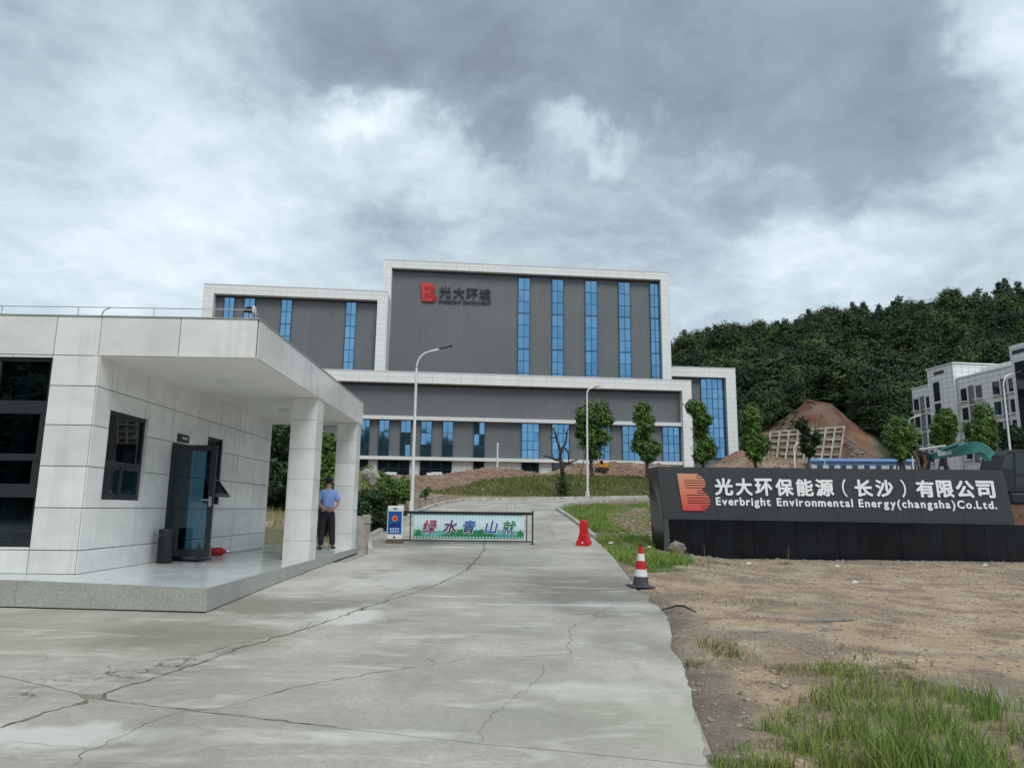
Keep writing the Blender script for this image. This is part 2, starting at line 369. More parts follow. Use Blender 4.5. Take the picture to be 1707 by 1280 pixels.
def hill(x, y):
    R = np.interp(x, [-400, -100, 20, 66, 136, 213, 420, 900], [12, 14, 24, 55, 70, 80, 84, 60])
    h = R * S(y, 128, 330) * (S(y, 128, 180) * .3 + .7)
    ox_ = x - y * .4256; h = h + 18 * np.exp(-(np.sqrt((ox_ / 19) ** 2 + ((y - 174) / 24) ** 2 + .02)) * 1.25)
    b = 24 * S(-y, 45, 120) * (1 - S(x, 30, 95))
    return h + b
def g(x, y):
    x = np.asarray(x, float); y = np.asarray(y, float)
    z = np.interp(y, _fy, _fz)
    z = z * (1 - S(x, 3.6, 7.5) * (1 - S(y, 25.5, 31)))
    z = z + S(-x, 5.6, 11) * S(y, 21, 38) * (1 - S(y, 52, 70)) * 1.9
    z = z + .95 * np.exp(-(((x + 2) / 5.5) ** 4 + ((y - 86) / 4) ** 2)) + 2.1 * np.exp(-(((x - 14) / 9) ** 4 + ((y - 93) / 5) ** 2))
    z = z + 4.3 * np.exp(-(((x - 32.5) / 6) ** 2 + ((y - 100) / 5) ** 2)) + 2.2 * np.exp(-(((x - 42) / 5) ** 2 + ((y - 98) / 5) ** 2))
    return z + hill(x, y)
def at_ground(px, py, lo=1.0, hi=400):
    d = ray(px, py); t0 = lo
    T = np.concatenate([np.arange(1, 130, .05), np.arange(130, 500, .5)])
    P = EYE[None] + d[None] * T[:, None]; k = P[:, 2] - g(P[:, 0], P[:, 1]); idx = np.where(k < 0)[0]
    if len(idx) == 0: return P[-1]
    i = idx[0]; a, b = T[i - 1] if i else .5, T[i]
    for _ in range(20):
        c = (a + b) / 2; q = EYE + d * c
        if q[2] < g(q[0], q[1]): b = c
        else: a = c
    return EYE + d * a
def gp(x, y, dz=0): return (float(x), float(y), float(g(x, y)) + dz)

# ------------------------------------------------------------------ road outline (world xy)
def W2(pts): return [tuple(at_ground(x, y)[:2]) for x, y in pts]
EDGE = W2([(1177, 1280), (1174, 1243), (1165, 1215), (1156, 1192), (1152, 1160), (1145, 1134), (1139, 1112), (1134, 1098), (1122, 1088), (1116, 1078), (1119, 1060), (1116, 1040), (1110, 1026), (1100, 1012), (1079, 1001), (1083, 992), (1064, 985), (1050, 975), (1048, 960), (1036, 948), (1026, 933), (1014, 920), (1002, 908), (989, 897)])
EDGE = [(EDGE[0][0] + .25, .4)] + EDGE
KERB_R = W2([(989, 897), (969, 880), (947, 863), (926, 850)]) + W2([(938, 844), (965, 838.5), (1081, 832.5)])
KERB_R.append((KERB_R[-1][0] + 60, KERB_R[-1][1] + 3))
KERB_L = [(-3.72 + .0, 20.1)] + W2([(618, 897), (648, 881), (687, 861), (716, 848), (746, 839.5), (775, 834.5), (900, 833), (1080, 829)])
KERB_L.append((KERB_L[-1][0] + 60, KERB_L[-1][1] + 3))
J1 = W2([(0, 1213), (60, 1192), (119, 1176), (151, 1163.6), (218, 1142), (316, 1111), (397, 1081), (499, 1051), (548, 1035), (598, 1016), (651, 1000), (705, 983), (749, 965), (778, 951), (796, 931), (807, 916), (807, 904)])
T1 = W2([(151, 1163.6), (200, 1171), (316, 1183), (430, 1197), (560, 1212), (671, 1225), (792, 1238), (941, 1252), (1060, 1264), (1177, 1276)])
T2 = W2([(598, 1016), (734, 1008), (860, 1012), (992, 1020), (1050, 1018), (1100, 1012)])
def jag(pl, amp=.012, step=.12, seed=0):
    out = []
    for (a, b), (c, d) in zip(pl[:-1], pl[1:]):
        n = max(1, int(hypot(c - a, d - b) / step))
        for i in range(n):
            t = i / n; x = a + (c - a) * t; y = b + (d - b) * t
            k = amp if (i or out) else 0
            out.append((x + float(fbm(np.array(x * 9 + seed), np.array(y * 9.)) * k * 4), y + float(fbm(np.array(x * 9.), np.array(y * 9 + 50 + seed)) * k * 4)))
    out.append(tuple(pl[-1])); return out
def pip(X, Y, poly):
    X = np.asarray(X); Y = np.asarray(Y); ins = np.zeros(X.shape, bool); n = len(poly)
    for i in range(n):
        x0, y0 = poly[i]; x1, y1 = poly[(i + 1) % n]
        if y0 == y1: continue
        c = ((y0 > Y) != (y1 > Y)) & (X < (x1 - x0) * (Y - y0) / (y1 - y0) + x0); ins ^= c
    return ins
EDGEJ = jag(EDGE, .016, .11, 3)
J1j = jag(J1, .012, .12); T1j = jag(T1, .006, .12); T2j = jag(T2, .003, .3)
KRj = KERB_R; KLj = KERB_L
WESTY = 9.0
ROAD = EDGEJ + KRj + KLj[::-1] + [(-3.9, 19.5), (-12, 19.5), (-40, 19.5), (-40, .4)]

# ------------------------------------------------------------------ ground sheet
def axis(segs):
    out = []
    for a, b, s in segs: out += list(np.arange(a, b, s))
    return np.array(sorted(set(np.round(out, 4))))
gx = axis([(-900, -160, 40), (-160, -40, 6), (-40, -10, 1.2), (-10, 1, .45), (1, 16.5, .11), (16.5, 40, .8), (40, 110, 1.6), (110, 330, 7), (330, 901, 60)])
gy = axis([(-700, -160, 50), (-160, -20, 7), (-20, 2, 1.5), (2, 14, .11), (14, 27, .17), (27, 60, .5), (60, 112, .6), (112, 200, 1.6), (200, 420, 8), (420, 1600, 90)])
GX, GY = np.meshgrid(gx, gy, indexing='ij')
Z = g(GX, GY)
inroad = pip(GX, GY, ROAD)
near = (GY < 60) & (GY > 1) & (GX > -20) & (GX < 40)
micro = fbm(GX * .9, GY * .9, 5) * .12 + fbm(GX * 5, GY * 5, 3) * .035
rid = fbm(GX * .35 + 5, GY * 1.1, 4)
lot = near & ~inroad
Z = np.where(near, Z + np.where(inroad, -.09, -.045 + micro * .8), Z)
mound = (GY > 60) & (GY < 112)
Z = np.where(mound, Z + fbm(GX * .45, GY * .45, 5) * .9 * S(GY, 74, 84) + fbm(GX * .3, GY * .3, 3) * .3, Z)
Z = np.where(GY > 128, Z + fbm(GX * .06, GY * .06, 4) * 7 * S(GY, 128, 170) + fbm(GX * .42, GY * .12, 4) * 2.6 * S(GY, 134, 145), Z)
lz = np.clip(12 + (GY - 139) * 1.055, -50, 18.3) - .75 - np.maximum(0, np.maximum(49.5 - GX, GX - 66.5)) * .7 - np.maximum(0, GY - 150) * .2
Z = np.where((GY > 126) & (GY < 165) & (GX > 40) & (GX < 80), np.maximum(Z, lz + fbm(GX * .5, GY * .5, 3) * .5), Z)
# factory pad stays clear of the walls
jx = GX + fbm(GX * .8, GY * .8, 4) * 1.4; jy = GY + fbm(GX * .8 + 9, GY * .8 + 3, 4) * 1.4
LAWN = W2([(928, 846), (1000, 841), (1080, 838), (1083, 860), (1086, 905), (1108, 922), (1160, 933), (1120, 950), (1070, 952), (1035, 935), (1008, 912), (985, 895), (950, 868)])
LAWN_BARE = W2([(1005, 858), (1078, 842), (1086, 895), (1060, 895), (1035, 880)])
TUFT = W2([(1190, 1290), (1260, 1180), (1330, 1150), (1370, 1105), (1450, 1090), (1500, 1120), (1590, 1140), (1650, 1150), (1720, 1200), (1760, 1300)])
BANK = [(-3, 57.2), (-7, 59), (-3.5, 64), (0, 71), (5, 76), (13, 74), (22, 72), (60, 70), (60, 57.5)]
lawn = pip(jx, jy, LAWN) & ~pip(jx, jy, LAWN_BARE)
bank = pip(jx, jy, BANK)
n_a = fbm(GX * .5, GY * .5, 5); n_b = fbm(GX * 2.2 + 4, GY * 2.2, 4); n_c = fbm(GX * .12, GY * .12, 4)
C = np.zeros(GX.shape + (3,)); C[:] = (.385, .28, .18)
def paint(mask, col, w=1.0):
    w = (np.asarray(mask, float) * w)[..., None]; C[:] = C * (1 - w) + np.array(col) * w
paint(S(n_a, -.02, .14), (.28, .205, .135)); paint(S(n_b, .05, .16), (.19, .14, .10), .8); paint(S(-n_b, .07, .18), (.45, .375, .28), .6)
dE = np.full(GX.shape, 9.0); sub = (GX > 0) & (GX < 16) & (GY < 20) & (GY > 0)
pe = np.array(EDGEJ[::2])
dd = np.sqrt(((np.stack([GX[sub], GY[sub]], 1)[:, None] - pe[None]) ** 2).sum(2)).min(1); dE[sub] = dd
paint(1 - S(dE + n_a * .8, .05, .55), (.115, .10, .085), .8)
wetm = S(fbm(GX * .7 + 31, GY * 1.6 + 7, 4), .03, .12) * (1 - S(GX, 4.5, 7)) * (1 - S(GY, 10, 13))
paint(wetm, (.20, .165, .13), .8)
Z = Z - np.where(lot, wetm * .02, 0)
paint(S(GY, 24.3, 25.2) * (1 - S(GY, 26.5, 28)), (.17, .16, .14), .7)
far_ = S(GY, 27, 30); paint(far_, (.23, .135, .09)); paint(far_ * S(n_b, .0, .2), (.15, .11, .08), .7); paint(far_ * S(-n_a, .02, .2), (.30, .235, .18), .8)
paint(S(-GX, 5, 7) * S(GY, 20, 23) * (1 - S(GY, 50, 58)) * S(n_a, -.1, .05), (.10, .105, .045), .8)
paint(lawn, (.10, .115, .042), .85); paint(bank, (.125, .125, .045), .92); paint(bank * S(n_a, .03, .16), (.075, .085, .03), .8); paint(pip(jx, jy, TUFT) & (n_b > 0), (.16, .145, .08), .35)
C_h = S(GY, 122, 132); paint(C_h, (.030, .045, .018))
OX = GX - GY * .4256; spur = (np.exp(-((OX / 16.5) ** 2 + ((GY - 158) / 22) ** 2)) + n_c * .35 + n_a * .12) > .42
spur = spur | ((GX > 47) & (GX < 69) & (GY > 124) & (GY < 150))
spurw = np.where((GY > 118) & (GY < 200), spur, False)
paint(spurw, (.125, .036, .022)); paint(spurw * S(n_a, -.02, .1), (.075, .028, .018), .8)
paint(spurw * S(-OX + n_c * 14, 3, 8), (.095, .11, .045), .75)
paint(spurw * S(OX + n_c * 12, 5, 8), (.27, .13, .065), .8); paint(spurw * S(n_b, .04, .1), (.15, .065, .04), .7); paint(spurw * S(-n_b, .07, .12), (.07, .06, .03), .6); paint(spurw * S(OX + n_c * 12, 10, 12.5), (.16, .135, .115), .9); paint(spurw * S(n_a, .05, .12), (.22, .17, .12), .5)
paint(S(-GY, 25, 45), (.05, .06, .03))
nx, ny = GX.shape
V = np.stack([GX, GY, Z], 2).reshape(-1, 3)
I = np.arange(nx * ny).reshape(nx, ny); Fq = np.stack([I[:-1, :-1], I[1:, :-1], I[1:, 1:], I[:-1, 1:]], 2).reshape(-1, 4)
def big_mesh(name, V, Fq, mat, smooth=False):
    me = bpy.data.meshes.new(name); k = Fq.shape[1]
    me.vertices.add(len(V)); me.vertices.foreach_set('co', np.ascontiguousarray(V, np.float32).ravel())
    me.loops.add(Fq.size); me.loops.foreach_set('vertex_index', np.ascontiguousarray(Fq, np.int32).ravel())
    me.polygons.add(len(Fq)); me.polygons.foreach_set('loop_start', np.arange(0, Fq.size, k, dtype=np.int32))
    me.update(calc_edges=True); me.materials.append(M[mat])
    if smooth: me.shade_smooth()
    return me
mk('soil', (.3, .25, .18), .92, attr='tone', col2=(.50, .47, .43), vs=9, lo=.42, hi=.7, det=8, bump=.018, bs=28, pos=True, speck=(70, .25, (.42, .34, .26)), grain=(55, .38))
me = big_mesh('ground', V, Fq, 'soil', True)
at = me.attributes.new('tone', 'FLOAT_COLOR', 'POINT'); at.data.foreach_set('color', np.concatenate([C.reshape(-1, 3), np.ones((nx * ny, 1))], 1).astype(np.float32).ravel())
ground = tag(link('ground', me), 'brown gravelly ground rising past the gate into dirt heaps and a hill', kind='structure')

# ------------------------------------------------------------------ road of concrete slabs
m = mk('concrete', (.545, .51, .445), .62, col2=(.30, .275, .228), vs=.55, lo=.38, hi=.68, det=9, pos=True, speck=(130, .5, (.26, .25, .23)), rough2=.36, bump=.0035, bs=55, spec=.3, grain=(85, .13))
t = m.node_tree; p = t.nodes['Principled BSDF']; L = t.links.new
def nd(ty, **k):
    n = t.nodes.new(ty)
    for a, b in k.items(): setattr(n, a, b)
    return n
base = p.inputs['Base Color'].links[0].from_socket
pos = nd('ShaderNodeNewGeometry').outputs['Position']
def nmul(v, s_): q = nd('ShaderNodeVectorMath', operation='MULTIPLY'); L(v, q.inputs[0]); q.inputs[1].default_value = s_; return q.outputs[0]
def nnoise(v, s_, d, r=.6, dist=0): q = nd('ShaderNodeTexNoise'); q.inputs['Scale'].default_value = s_; q.inputs['Detail'].default_value = d; q.inputs['Roughness'].default_value = r; q.inputs['Distortion'].default_value = dist; L(v, q.inputs['Vector']); return q.outputs[0]
def nmr(v, a, b, c, d, sm=False):
    q = nd('ShaderNodeMapRange'); L(v, q.inputs[0])
    if sm: q.interpolation_type = 'SMOOTHSTEP'
    for i, z_ in enumerate((a, b, c, d)): q.inputs[i + 1].default_value = z_
    return q.outputs[0]
def nm(op, a, b):
    q = nd('ShaderNodeMath', operation=op)
    for i, v in enumerate((a, b)):
        if isinstance(v, (int, float)): q.inputs[i].default_value = v
        else: L(v, q.inputs[i])
    return q.outputs[0]
def nmix(f, a, b, bl='MIX'):
    q = nd('ShaderNodeMix', data_type='RGBA', blend_type=bl)
    if isinstance(f, float): q.inputs[0].default_value = f
    else: L(f, q.inputs[0])
    for i, z_ in ((6, a), (7, b)):
        if isinstance(z_, tuple): q.inputs[i].default_value = (*z_, 1)
        else: L(z_, q.inputs[i])
    return q.outputs[2]
c = base
c = nmix(nmr(nnoise(pos, 22, 6, .75), .35, .7, 0, .55), c, (.22, .21, .18))
c = nmix(nmr(nnoise(nmul(pos, (1, 3.5, 1)), 5, 6, .7, .6), .55, .7, 0, .35), c, (.66, .65, .59))
def blob(px, py, rx, ry):   # a stain with its own place on the slab
    w = at_ground(px, py); q = nd('ShaderNodeVectorMath', operation='SUBTRACT'); L(pos, q.inputs[0]); q.inputs[1].default_value = (w[0], w[1], w[2])
    q2 = nmul(q.outputs[0], (1 / rx, 1 / ry, 0)); l = nd('ShaderNodeVectorMath', operation='LENGTH'); L(q2, l.inputs[0])
    n_ = nm('ADD', l.outputs['Value'], nm('MULTIPLY', nm('SUBTRACT', nnoise(pos, 2.2, 6, .65, .6), .5), 1.9))
    return nmr(n_, .5, 1.25, 1, 0, True)
DARK, PALE = (.165, .152, .125), (.66, .65, .60)
for px, py, rx, ry, col, a_ in [(1010, 985, 1.5, 2.6, DARK, .75), (760, 930, 1.4, 3.2, DARK, .5), (470, 1010, 1.7, 1.0, (.235, .225, .185), .8), (900, 960, 2.5, 3, DARK, .25), (660, 905, 1.8, 2.6, DARK, .7),
                            (130, 1060, 2.4, .9, (.33, .30, .22), .6), (330, 1060, 1.2, .9, (.22, .205, .16), .6), (1090, 1150, .35, 1.2, (.62, .60, .52), .4), (820, 1200, 1.3, .5, (.30, .29, .25), .4), (400, 1150, 1.0, .4, (.32, .31, .27), .4), (590, 1025, .55, .8, PALE, .75), (100, 1225, .7, .25, PALE, .7), (980, 1150, .55, .3, PALE, .4), (690, 960, .9, 2.0, PALE, .5), (1040, 1010, .7, .5, PALE, .4),
                            (640, 1225, .55, .12, PALE, .4), (520, 975, 1.2, 1.6, PALE, .45), (600, 940, 1.0, 2.4, PALE, .4), (860, 945, 2.2, .25, PALE, .25), (930, 1008, 1.5, .12, PALE, .45), (1020, 905, .5, 3.0, PALE, .4), (1100, 1200, .7, .8, (.40, .40, .31), .4)]:
    c = nmix(nm('MULTIPLY', blob(px, py, rx, ry), a_), c, col)
c = nmix(nmr(nnoise(nmul(pos, (1, .35, 1)), 1.1, 7, .6, .4), .52, .68, 0, .5), c, (.24, .22, .18))
c = nmix(nmr(nnoise(nmul(pos, (.5, 1.6, 1)), 1.7, 6, .6, .8), .54, .70, 0, .5), c, (.70, .68, .61))
# shattered strip beside the long joint
A_ = at_ground(-60, 1172); B_ = at_ground(345, 1092); dv = np.array([B_[0] - A_[0], B_[1] - A_[1]]); ln_ = np.linalg.norm(dv); dv /= ln_
q = nd('ShaderNodeVectorMath', operation='SUBTRACT'); L(pos, q.inputs[0]); q.inputs[1].default_value = (A_[0], A_[1], 0)
q1 = nd('ShaderNodeVectorMath', operation='DOT_PRODUCT'); L(q.outputs[0], q1.inputs[0]); q1.inputs[1].default_value = (dv[0], dv[1], 0)
q2 = nd('ShaderNodeVectorMath', operation='DOT_PRODUCT'); L(q.outputs[0], q2.inputs[0]); q2.inputs[1].default_value = (-dv[1], dv[0], 0)
band = nmr(nm('ADD', nm('ABSOLUTE', q2.outputs['Value'], 0), nm('MULTIPLY', nm('SUBTRACT', nnoise(pos, 1.6, 4), .5), .8)), .20, .42, 1, 0)
band = nm('MULTIPLY', band, nmr(q1.outputs['Value'], 0, .3, 0, 1)); band = nm('MULTIPLY', band, nmr(q1.outputs['Value'], ln_ - .3, ln_ + .5, 1, 0))
vd = nd('ShaderNodeTexVoronoi', feature='DISTANCE_TO_EDGE'); vd.inputs['Scale'].default_value = 3.6
wv = nd('ShaderNodeVectorMath', operation='ADD'); L(pos, wv.inputs[0]); nzc = nd('ShaderNodeTexNoise'); nzc.inputs['Scale'].default_value = 6; L(pos, nzc.inputs['Vector'])
sc2 = nmul(nzc.outputs['Color'], (.22, .22, 0)); L(sc2, wv.inputs[1]); L(wv.outputs[0], vd.inputs['Vector'])
ck = nm('MULTIPLY', nmr(vd.outputs['Distance'], .012, .05, 1, 0), band)
ck = nm('MULTIPLY', ck, nmr(nnoise(pos, 2.7, 3), .33, .5, 0, 1))
c = nmix(nm('MULTIPLY', ck, .75), c, (.055, .052, .042))
c = nmix(nm('MULTIPLY', band, nmr(nnoise(pos, 7, 4), .52, .62, 0, .5)), c, (.55, .54, .48))
L(c, p.inputs['Base Color'])
bmp = p.inputs['Normal'].links[0].from_node; bh = bmp.inputs['Height'].links[0].from_socket
L(nm('SUBTRACT', bh, nm('MULTIPLY', ck, 5.0)), bmp.inputs['Height'])

def slab(poly, name='slab', dz=0.0, grid=.45, parent=None, mat='concrete', thick=.07):
    P = [Vector(q) for q in poly]; n = len(P)
    xs = [q[0] for q in poly]; ys = [q[1] for q in poly]
    X, Y = np.meshgrid(np.arange(min(xs), max(xs), grid), np.arange(min(ys), max(ys), grid)); X = X.ravel() + .013; Y = Y.ravel() + .017
    k = pip(X, Y, poly); X = X[k]; Y = Y[k]
    if len(X) > 9000: X = X[::2]; Y = Y[::2]
    allp = P + [Vector((a, b)) for a, b in zip(X, Y)]
    vo, eo, fo, *_ = delaunay_2d_cdt(allp, [], [list(range(n))], 1, 1e-5)
    A = np.array([[q.x, q.y] for q in vo]); z = g(A[:, 0], A[:, 1]) + dz
    V = [(a, b, c_) for (a, b), c_ in zip(A, z)]; F = [tuple(f) for f in fo]
    if thick:   # side skirt
        m0 = len(V)
        for q in P: V.append((q.x, q.y, float(g(q.x, q.y)) + dz)); V.append((q.x, q.y, float(g(q.x, q.y)) + dz - thick))
        for i in range(n):
            a, b = m0 + 2 * i, m0 + 2 * ((i + 1) % n); F.append((a, b, b + 1, a + 1))
    me = mesh(name, V, F, mat); return link(name, me, parent)
def off_line(pl, d):
    out = []
    for i, (x, y) in enumerate(pl):
        a = pl[max(i - 1, 0)]; b = pl[min(i + 1, len(pl) - 1)]; tx, ty = b[0] - a[0], b[1] - a[1]; l = hypot(tx, ty) or 1
        out.append((x - ty / l * d, y + tx / l * d))
    return out
def ext(pl, n=1, far=30):   # lengthen the start of a line
    (a, b), (c_, d) = pl[0], pl[1]; l = hypot(a - c_, b - d); return [(a + (a - c_) / l * far, b + (b - d) / l * far)] + pl
road = tag(bpy.data.objects.new('road', None), 'grey concrete drive with cracked slabs leading up to the gate', kind='structure'); COL.objects.link(road)
gw = .007
J1e = ext(J1j, far=8)
ij = min(range(len(J1e)), key=lambda i: hypot(J1e[i][0] - T1[0][0], J1e[i][1] - T1[0][1]))
it2 = min(range(len(J1e)), key=lambda i: hypot(J1e[i][0] - T2[0][0], J1e[i][1] - T2[0][1]))
JR = off_line(J1e, -gw); JL = off_line(J1e, gw)
def near_i(pl, p_): return min(range(len(pl)), key=lambda i: hypot(pl[i][0] - p_[0], pl[i][1] - p_[1]))
e1 = near_i(EDGEJ, T1[-1]); e2 = near_i(EDGEJ, T2[-1])
up = lambda pl, d: [(x, y + d) for x, y in pl]
# slab south of T1
s1 = [(JR[0][0], .4)] if JR[0][1] > .4 else []
slab(JR[:ij] + up(T1j, -gw)[1:] + EDGEJ[:e1][::-1] + [(JR[0][0], .4)], parent=road)
slab(JR[ij + 1:it2] + up(T2j, -.003)[1:] + EDGEJ[e1 + 1:e2][::-1] + up(T1j, gw)[::-1][:-1], parent=road)
yj = J1e[-1][1]; ie = near_i(EDGEJ, (3, yj)); ey = [q for q in EDGEJ[e2 + 1:]]
topY = 26.0
def xr(y):  # right edge of the carriageway
    pl = EDGEJ + KRj; 
    for (a, b), (c_, d) in zip(pl[:-1], pl[1:]):
        if b <= y <= d and d > b: return a + (c_ - a) * (y - b) / (d - b)
    return pl[-1][0]
def xl(y):
    pl = KLj
    for (a, b), (c_, d) in zip(pl[:-1], pl[1:]):
        if b <= y <= d and d > b: return a + (c_ - a) * (y - b) / (d - b)
    return pl[0][0]
JX = J1e[-1][0]
def upto(pl, y0, y1): return [q for q in pl if y0 < q[1] < y1]
RL = EDGEJ + KRj
slab(JR[it2 + 1:-1] + [(JX + gw, topY - .004), (xr(topY), topY - .004)] + upto(RL[near_i(RL, T2[-1]) + 1:], 0, topY - .05)[::-1] + up(T2j, .003)[::-1][:-1], parent=road)
# forecourt left of the long joint, split by the cross joint
TL = W2([(-40, 1118), (0, 1127), (70, 1142), (147, 1162.4)]); TL = ext(jag(TL, .01), far=30)
kk = near_i(JL, TL[-1])
slab(TL[:-1] + JL[:kk + 1][::-1] + [(JL[0][0] - .5, .4), (-38, .4)], parent=road)
slab([(-38, TL[0][1] + .02)] + up(TL, .02)[1:-1] + JL[kk + 1:-1] + [(JX - gw, topY - .004), (xl(topY), topY - .004)] + upto(KLj, 20.2, topY - .1)[::-1] + [(-3.75, 20.1), (-3.75, 17), (-8, 17), (-38, 17)], parent=road)
rows = [topY, 29.2, 33, 37.5, 42, 47.5]
for a, b in zip(rows[:-1], rows[1:]):
    xm = JX + .1 * (a - topY)
    slab([(xl(a), a)] + upto(KLj, a + .05, b - .05) + [(xl(b), b - .01), (xm - gw, b - .01), (xm - gw, a)], parent=road)
    rr = upto(RL, a + .05, b - .05)
    slab([(xm + gw, a), (xm + gw, b - .01), (xr(b), b - .01)] + rr[::-1] + [(xr(a), a)], parent=road)
xx = [-9] + list(range(1, 70, 6))
ytop = [q for q in KLj if q[1] > 47.5]
slab([(xl(47.5), 47.5)] + ytop + [q for q in KRj if q[1] > 47.5][::-1] + [(xr(47.5), 47.5)], parent=road)
slab([(xr(y), y) for y in (1.0, 4, 8, 12, 16, 20, 24, 25.9)][::-1][::-1] + [(-3.75, 25.9), (-5, 17), (-37, 17), (-37, 1.0)], 'road_base', -.035, 1.2, road, 'concrete_old', 0)
# hairline cracks
def ribbon(pts, w, seed=0, jagamp=.03):
    pl = jag(W2(pts), jagamp, .05, seed); mb = MB(); V = []
    L_ = off_line(pl, 1.0)
    for i, ((x, y), (ox, oy)) in enumerate(zip(pl, L_)):
        k = w * (.35 + 1.3 * float(vnoise(np.array(i * .37 + seed), np.array(seed * 1.7)))) * (1 if 0 < i < len(pl) - 1 else .1); dx, dy = (ox - x) * k / 2, (oy - y) * k / 2
        V += [(x - dx, y - dy, float(g(x, y)) + .0035), (x + dx, y + dy, float(g(x, y)) + .0035)]
    mb.add(V, [(2 * i, 2 * i + 2, 2 * i + 3, 2 * i + 1) for i in range(len(pl) - 1)]); return ob0('crack', mb, 'crack', road)
for i, (pts, w) in enumerate([
    ([(316, 1183), (372, 1180), (411, 1169), (457, 1153), (503, 1141), (598, 1127), (640, 1119), (698, 1112)], .022),
    ([(711, 1097), (725, 1103), (734, 1106)], .016), ([(698, 1112), (734, 1106), (785, 1096), (836, 1093.5), (947, 1092), (952, 1087), (947, 1078), (952, 1058), (947, 1049), (963, 1040), (989, 1036), (996, 1031), (990, 1023), (1007, 1016), (1040, 1004), (1076, 998)], .012),
    ([(796, 1237), (811, 1207), (829, 1185), (869, 1156), (905, 1127), (909, 1120), (905, 1108)], .008), ([(116, 1280), (151, 1251), (218, 1220), (267, 1199), (309, 1183)], .010),
    ([(0, 1236), (70, 1241), (151, 1251)], .006), ([(70, 1073), (80, 1107), (60, 1120), (20, 1130)], .006), ([(0, 1093), (45, 1080), (70, 1073)], .006), ([(330, 1103), (397, 1078), (420, 1068)], .010),
    ([(250, 1103), (300, 1098), (345, 1088), (400, 1072), (450, 1058)], .014), ([(505, 1049), (520, 1037), (545, 1034)], .02), ([(640, 1001), (655, 990), (690, 980), (720, 972)], .02), ([(770, 953), (785, 940), (796, 930)], .03),
    ([(807, 904), (812, 893), (806, 885)], .03), ([(893, 887), (930, 888), (985, 886)], .035), ([(905, 862), (918, 884), (922, 890), (930, 893)], .02), ([(893, 893), (897, 900)], .03), ([(1067, 985), (1080, 991)], .012)]):
    ribbon(pts, w * .4, i * 3.1)
ribbon([(119, 1176), (151, 1163.6), (218, 1142), (316, 1111), (397, 1081), (499, 1051), (548, 1035), (598, 1016), (651, 1000), (705, 983), (749, 965), (778, 951), (796, 931), (807, 916), (807, 904)], .016, 77, .04)
ribbon([(0, 1213), (60, 1192), (119, 1176), (140, 1166), (132, 1158)], .011, 81, .04)
ribbon([(151, 1163.6), (316, 1183), (430, 1197), (560, 1212)], .008, 83, .02)

# kerbs: each stone its own piece
def kerb_run(root, pl, w, h, side, step=1.0, maxn=40, zoff=0.0, limit=None):
    acc = 0; n = 0
    pts = [pl[0]]; L_ = 0
    seg = []
    for (a, b), (c_, d) in zip(pl[:-1], pl[1:]):
        l = hypot(c_ - a, d - b); k = max(1, int(round(l / step)))
        for i in range(k): seg.append(((a + (c_ - a) * i / k, b + (d - b) * i / k), (a + (c_ - a) * (i + 1) / k, b + (d - b) * (i + 1) / k)))
    for (p0, p1) in seg[:maxn]:
        tx, ty = p1[0] - p0[0], p1[1] - p0[1]; l = hypot(tx, ty); tx /= l; ty /= l; nx_, ny_ = -ty * side, tx * side
        q0 = (p0[0] + tx * .012, p0[1] + ty * .012); q1 = (p1[0] - tx * .012, p1[1] - ty * .012); jz = random.uniform(-.008, .008)
        def pt(q, o, z): return (q[0] + nx_ * o, q[1] + ny_ * o, float(g(q[0], q[1])) + z + (jz if z > 0 else 0))
        A = [pt(q0, 0, -.15), pt(q0, 0, h - .02), pt(q0, .02, h), pt(q0, w, h), pt(q0, w, -.15)]; B = [pt(q1, 0, -.15), pt(q1, 0, h - .02), pt(q1, .02, h), pt(q1, w, h), pt(q1, w, -.15)]
        ob('kerb_stone', MB().prism(A, B), 'kerb', root)
kl = tag(bpy.data.objects.new('kerb', None), kind='structure'); COL.objects.link(kl); kl['label'] = 'pale concrete kerb running from the platform up the left side of the drive'
kerb_run(kl, KERB_L[:-1], .14, .17, 1, 1.1, 75)
kr = tag(bpy.data.objects.new('kerb', None), kind='structure'); COL.objects.link(kr); kr['label'] = 'low concrete kerb around the corner of the lawn on the right'
kerb_run(kr, KERB_R[:-1], .14, .13, -1, 1.1, 60)

# ------------------------------------------------------------------ main plant building
BB = radians(5.8); bex = np.array([cos(BB), sin(BB), 0]); ben = np.array([-sin(BB), cos(BB), 0]); BP = np.array([0, 130, 0.])
fac = thing('factory_building', 'large grey plant hall with white framed blocks and blue glass strips', 'building', (0, 130, 7.4), BB)
FO = (0, 0, 7.4)
def bx(name, x0, x1, y0, y1, z0, z1, mat, par=fac, off=FO): return ob(name, MB().box(x0, x1, y0, y1, z0, z1), mat, par, off)
def corr(x0, x1, z0, z1, y, pitch=.42, dep=.03, par=fac):
    n = int((x1 - x0) / pitch); V = []; F = []
    xs = []; 
    for i in range(n):
        a = x0 + i * (x1 - x0) / n; w = (x1 - x0) / n
        xs += [(a, 0), (a + w * .42, 0), (a + w * .52, dep), (a + w * .9, dep)]
    xs.append((x1, 0))
    V = [(x, y + d, z) for z in (z0, z1) for x, d in xs]; k = len(xs)
    return ob('cladding', MB().add(V, [(i, i + 1, k + i + 1, k + i) for i in range(k - 1)]), 'grey_panel', par, FO)
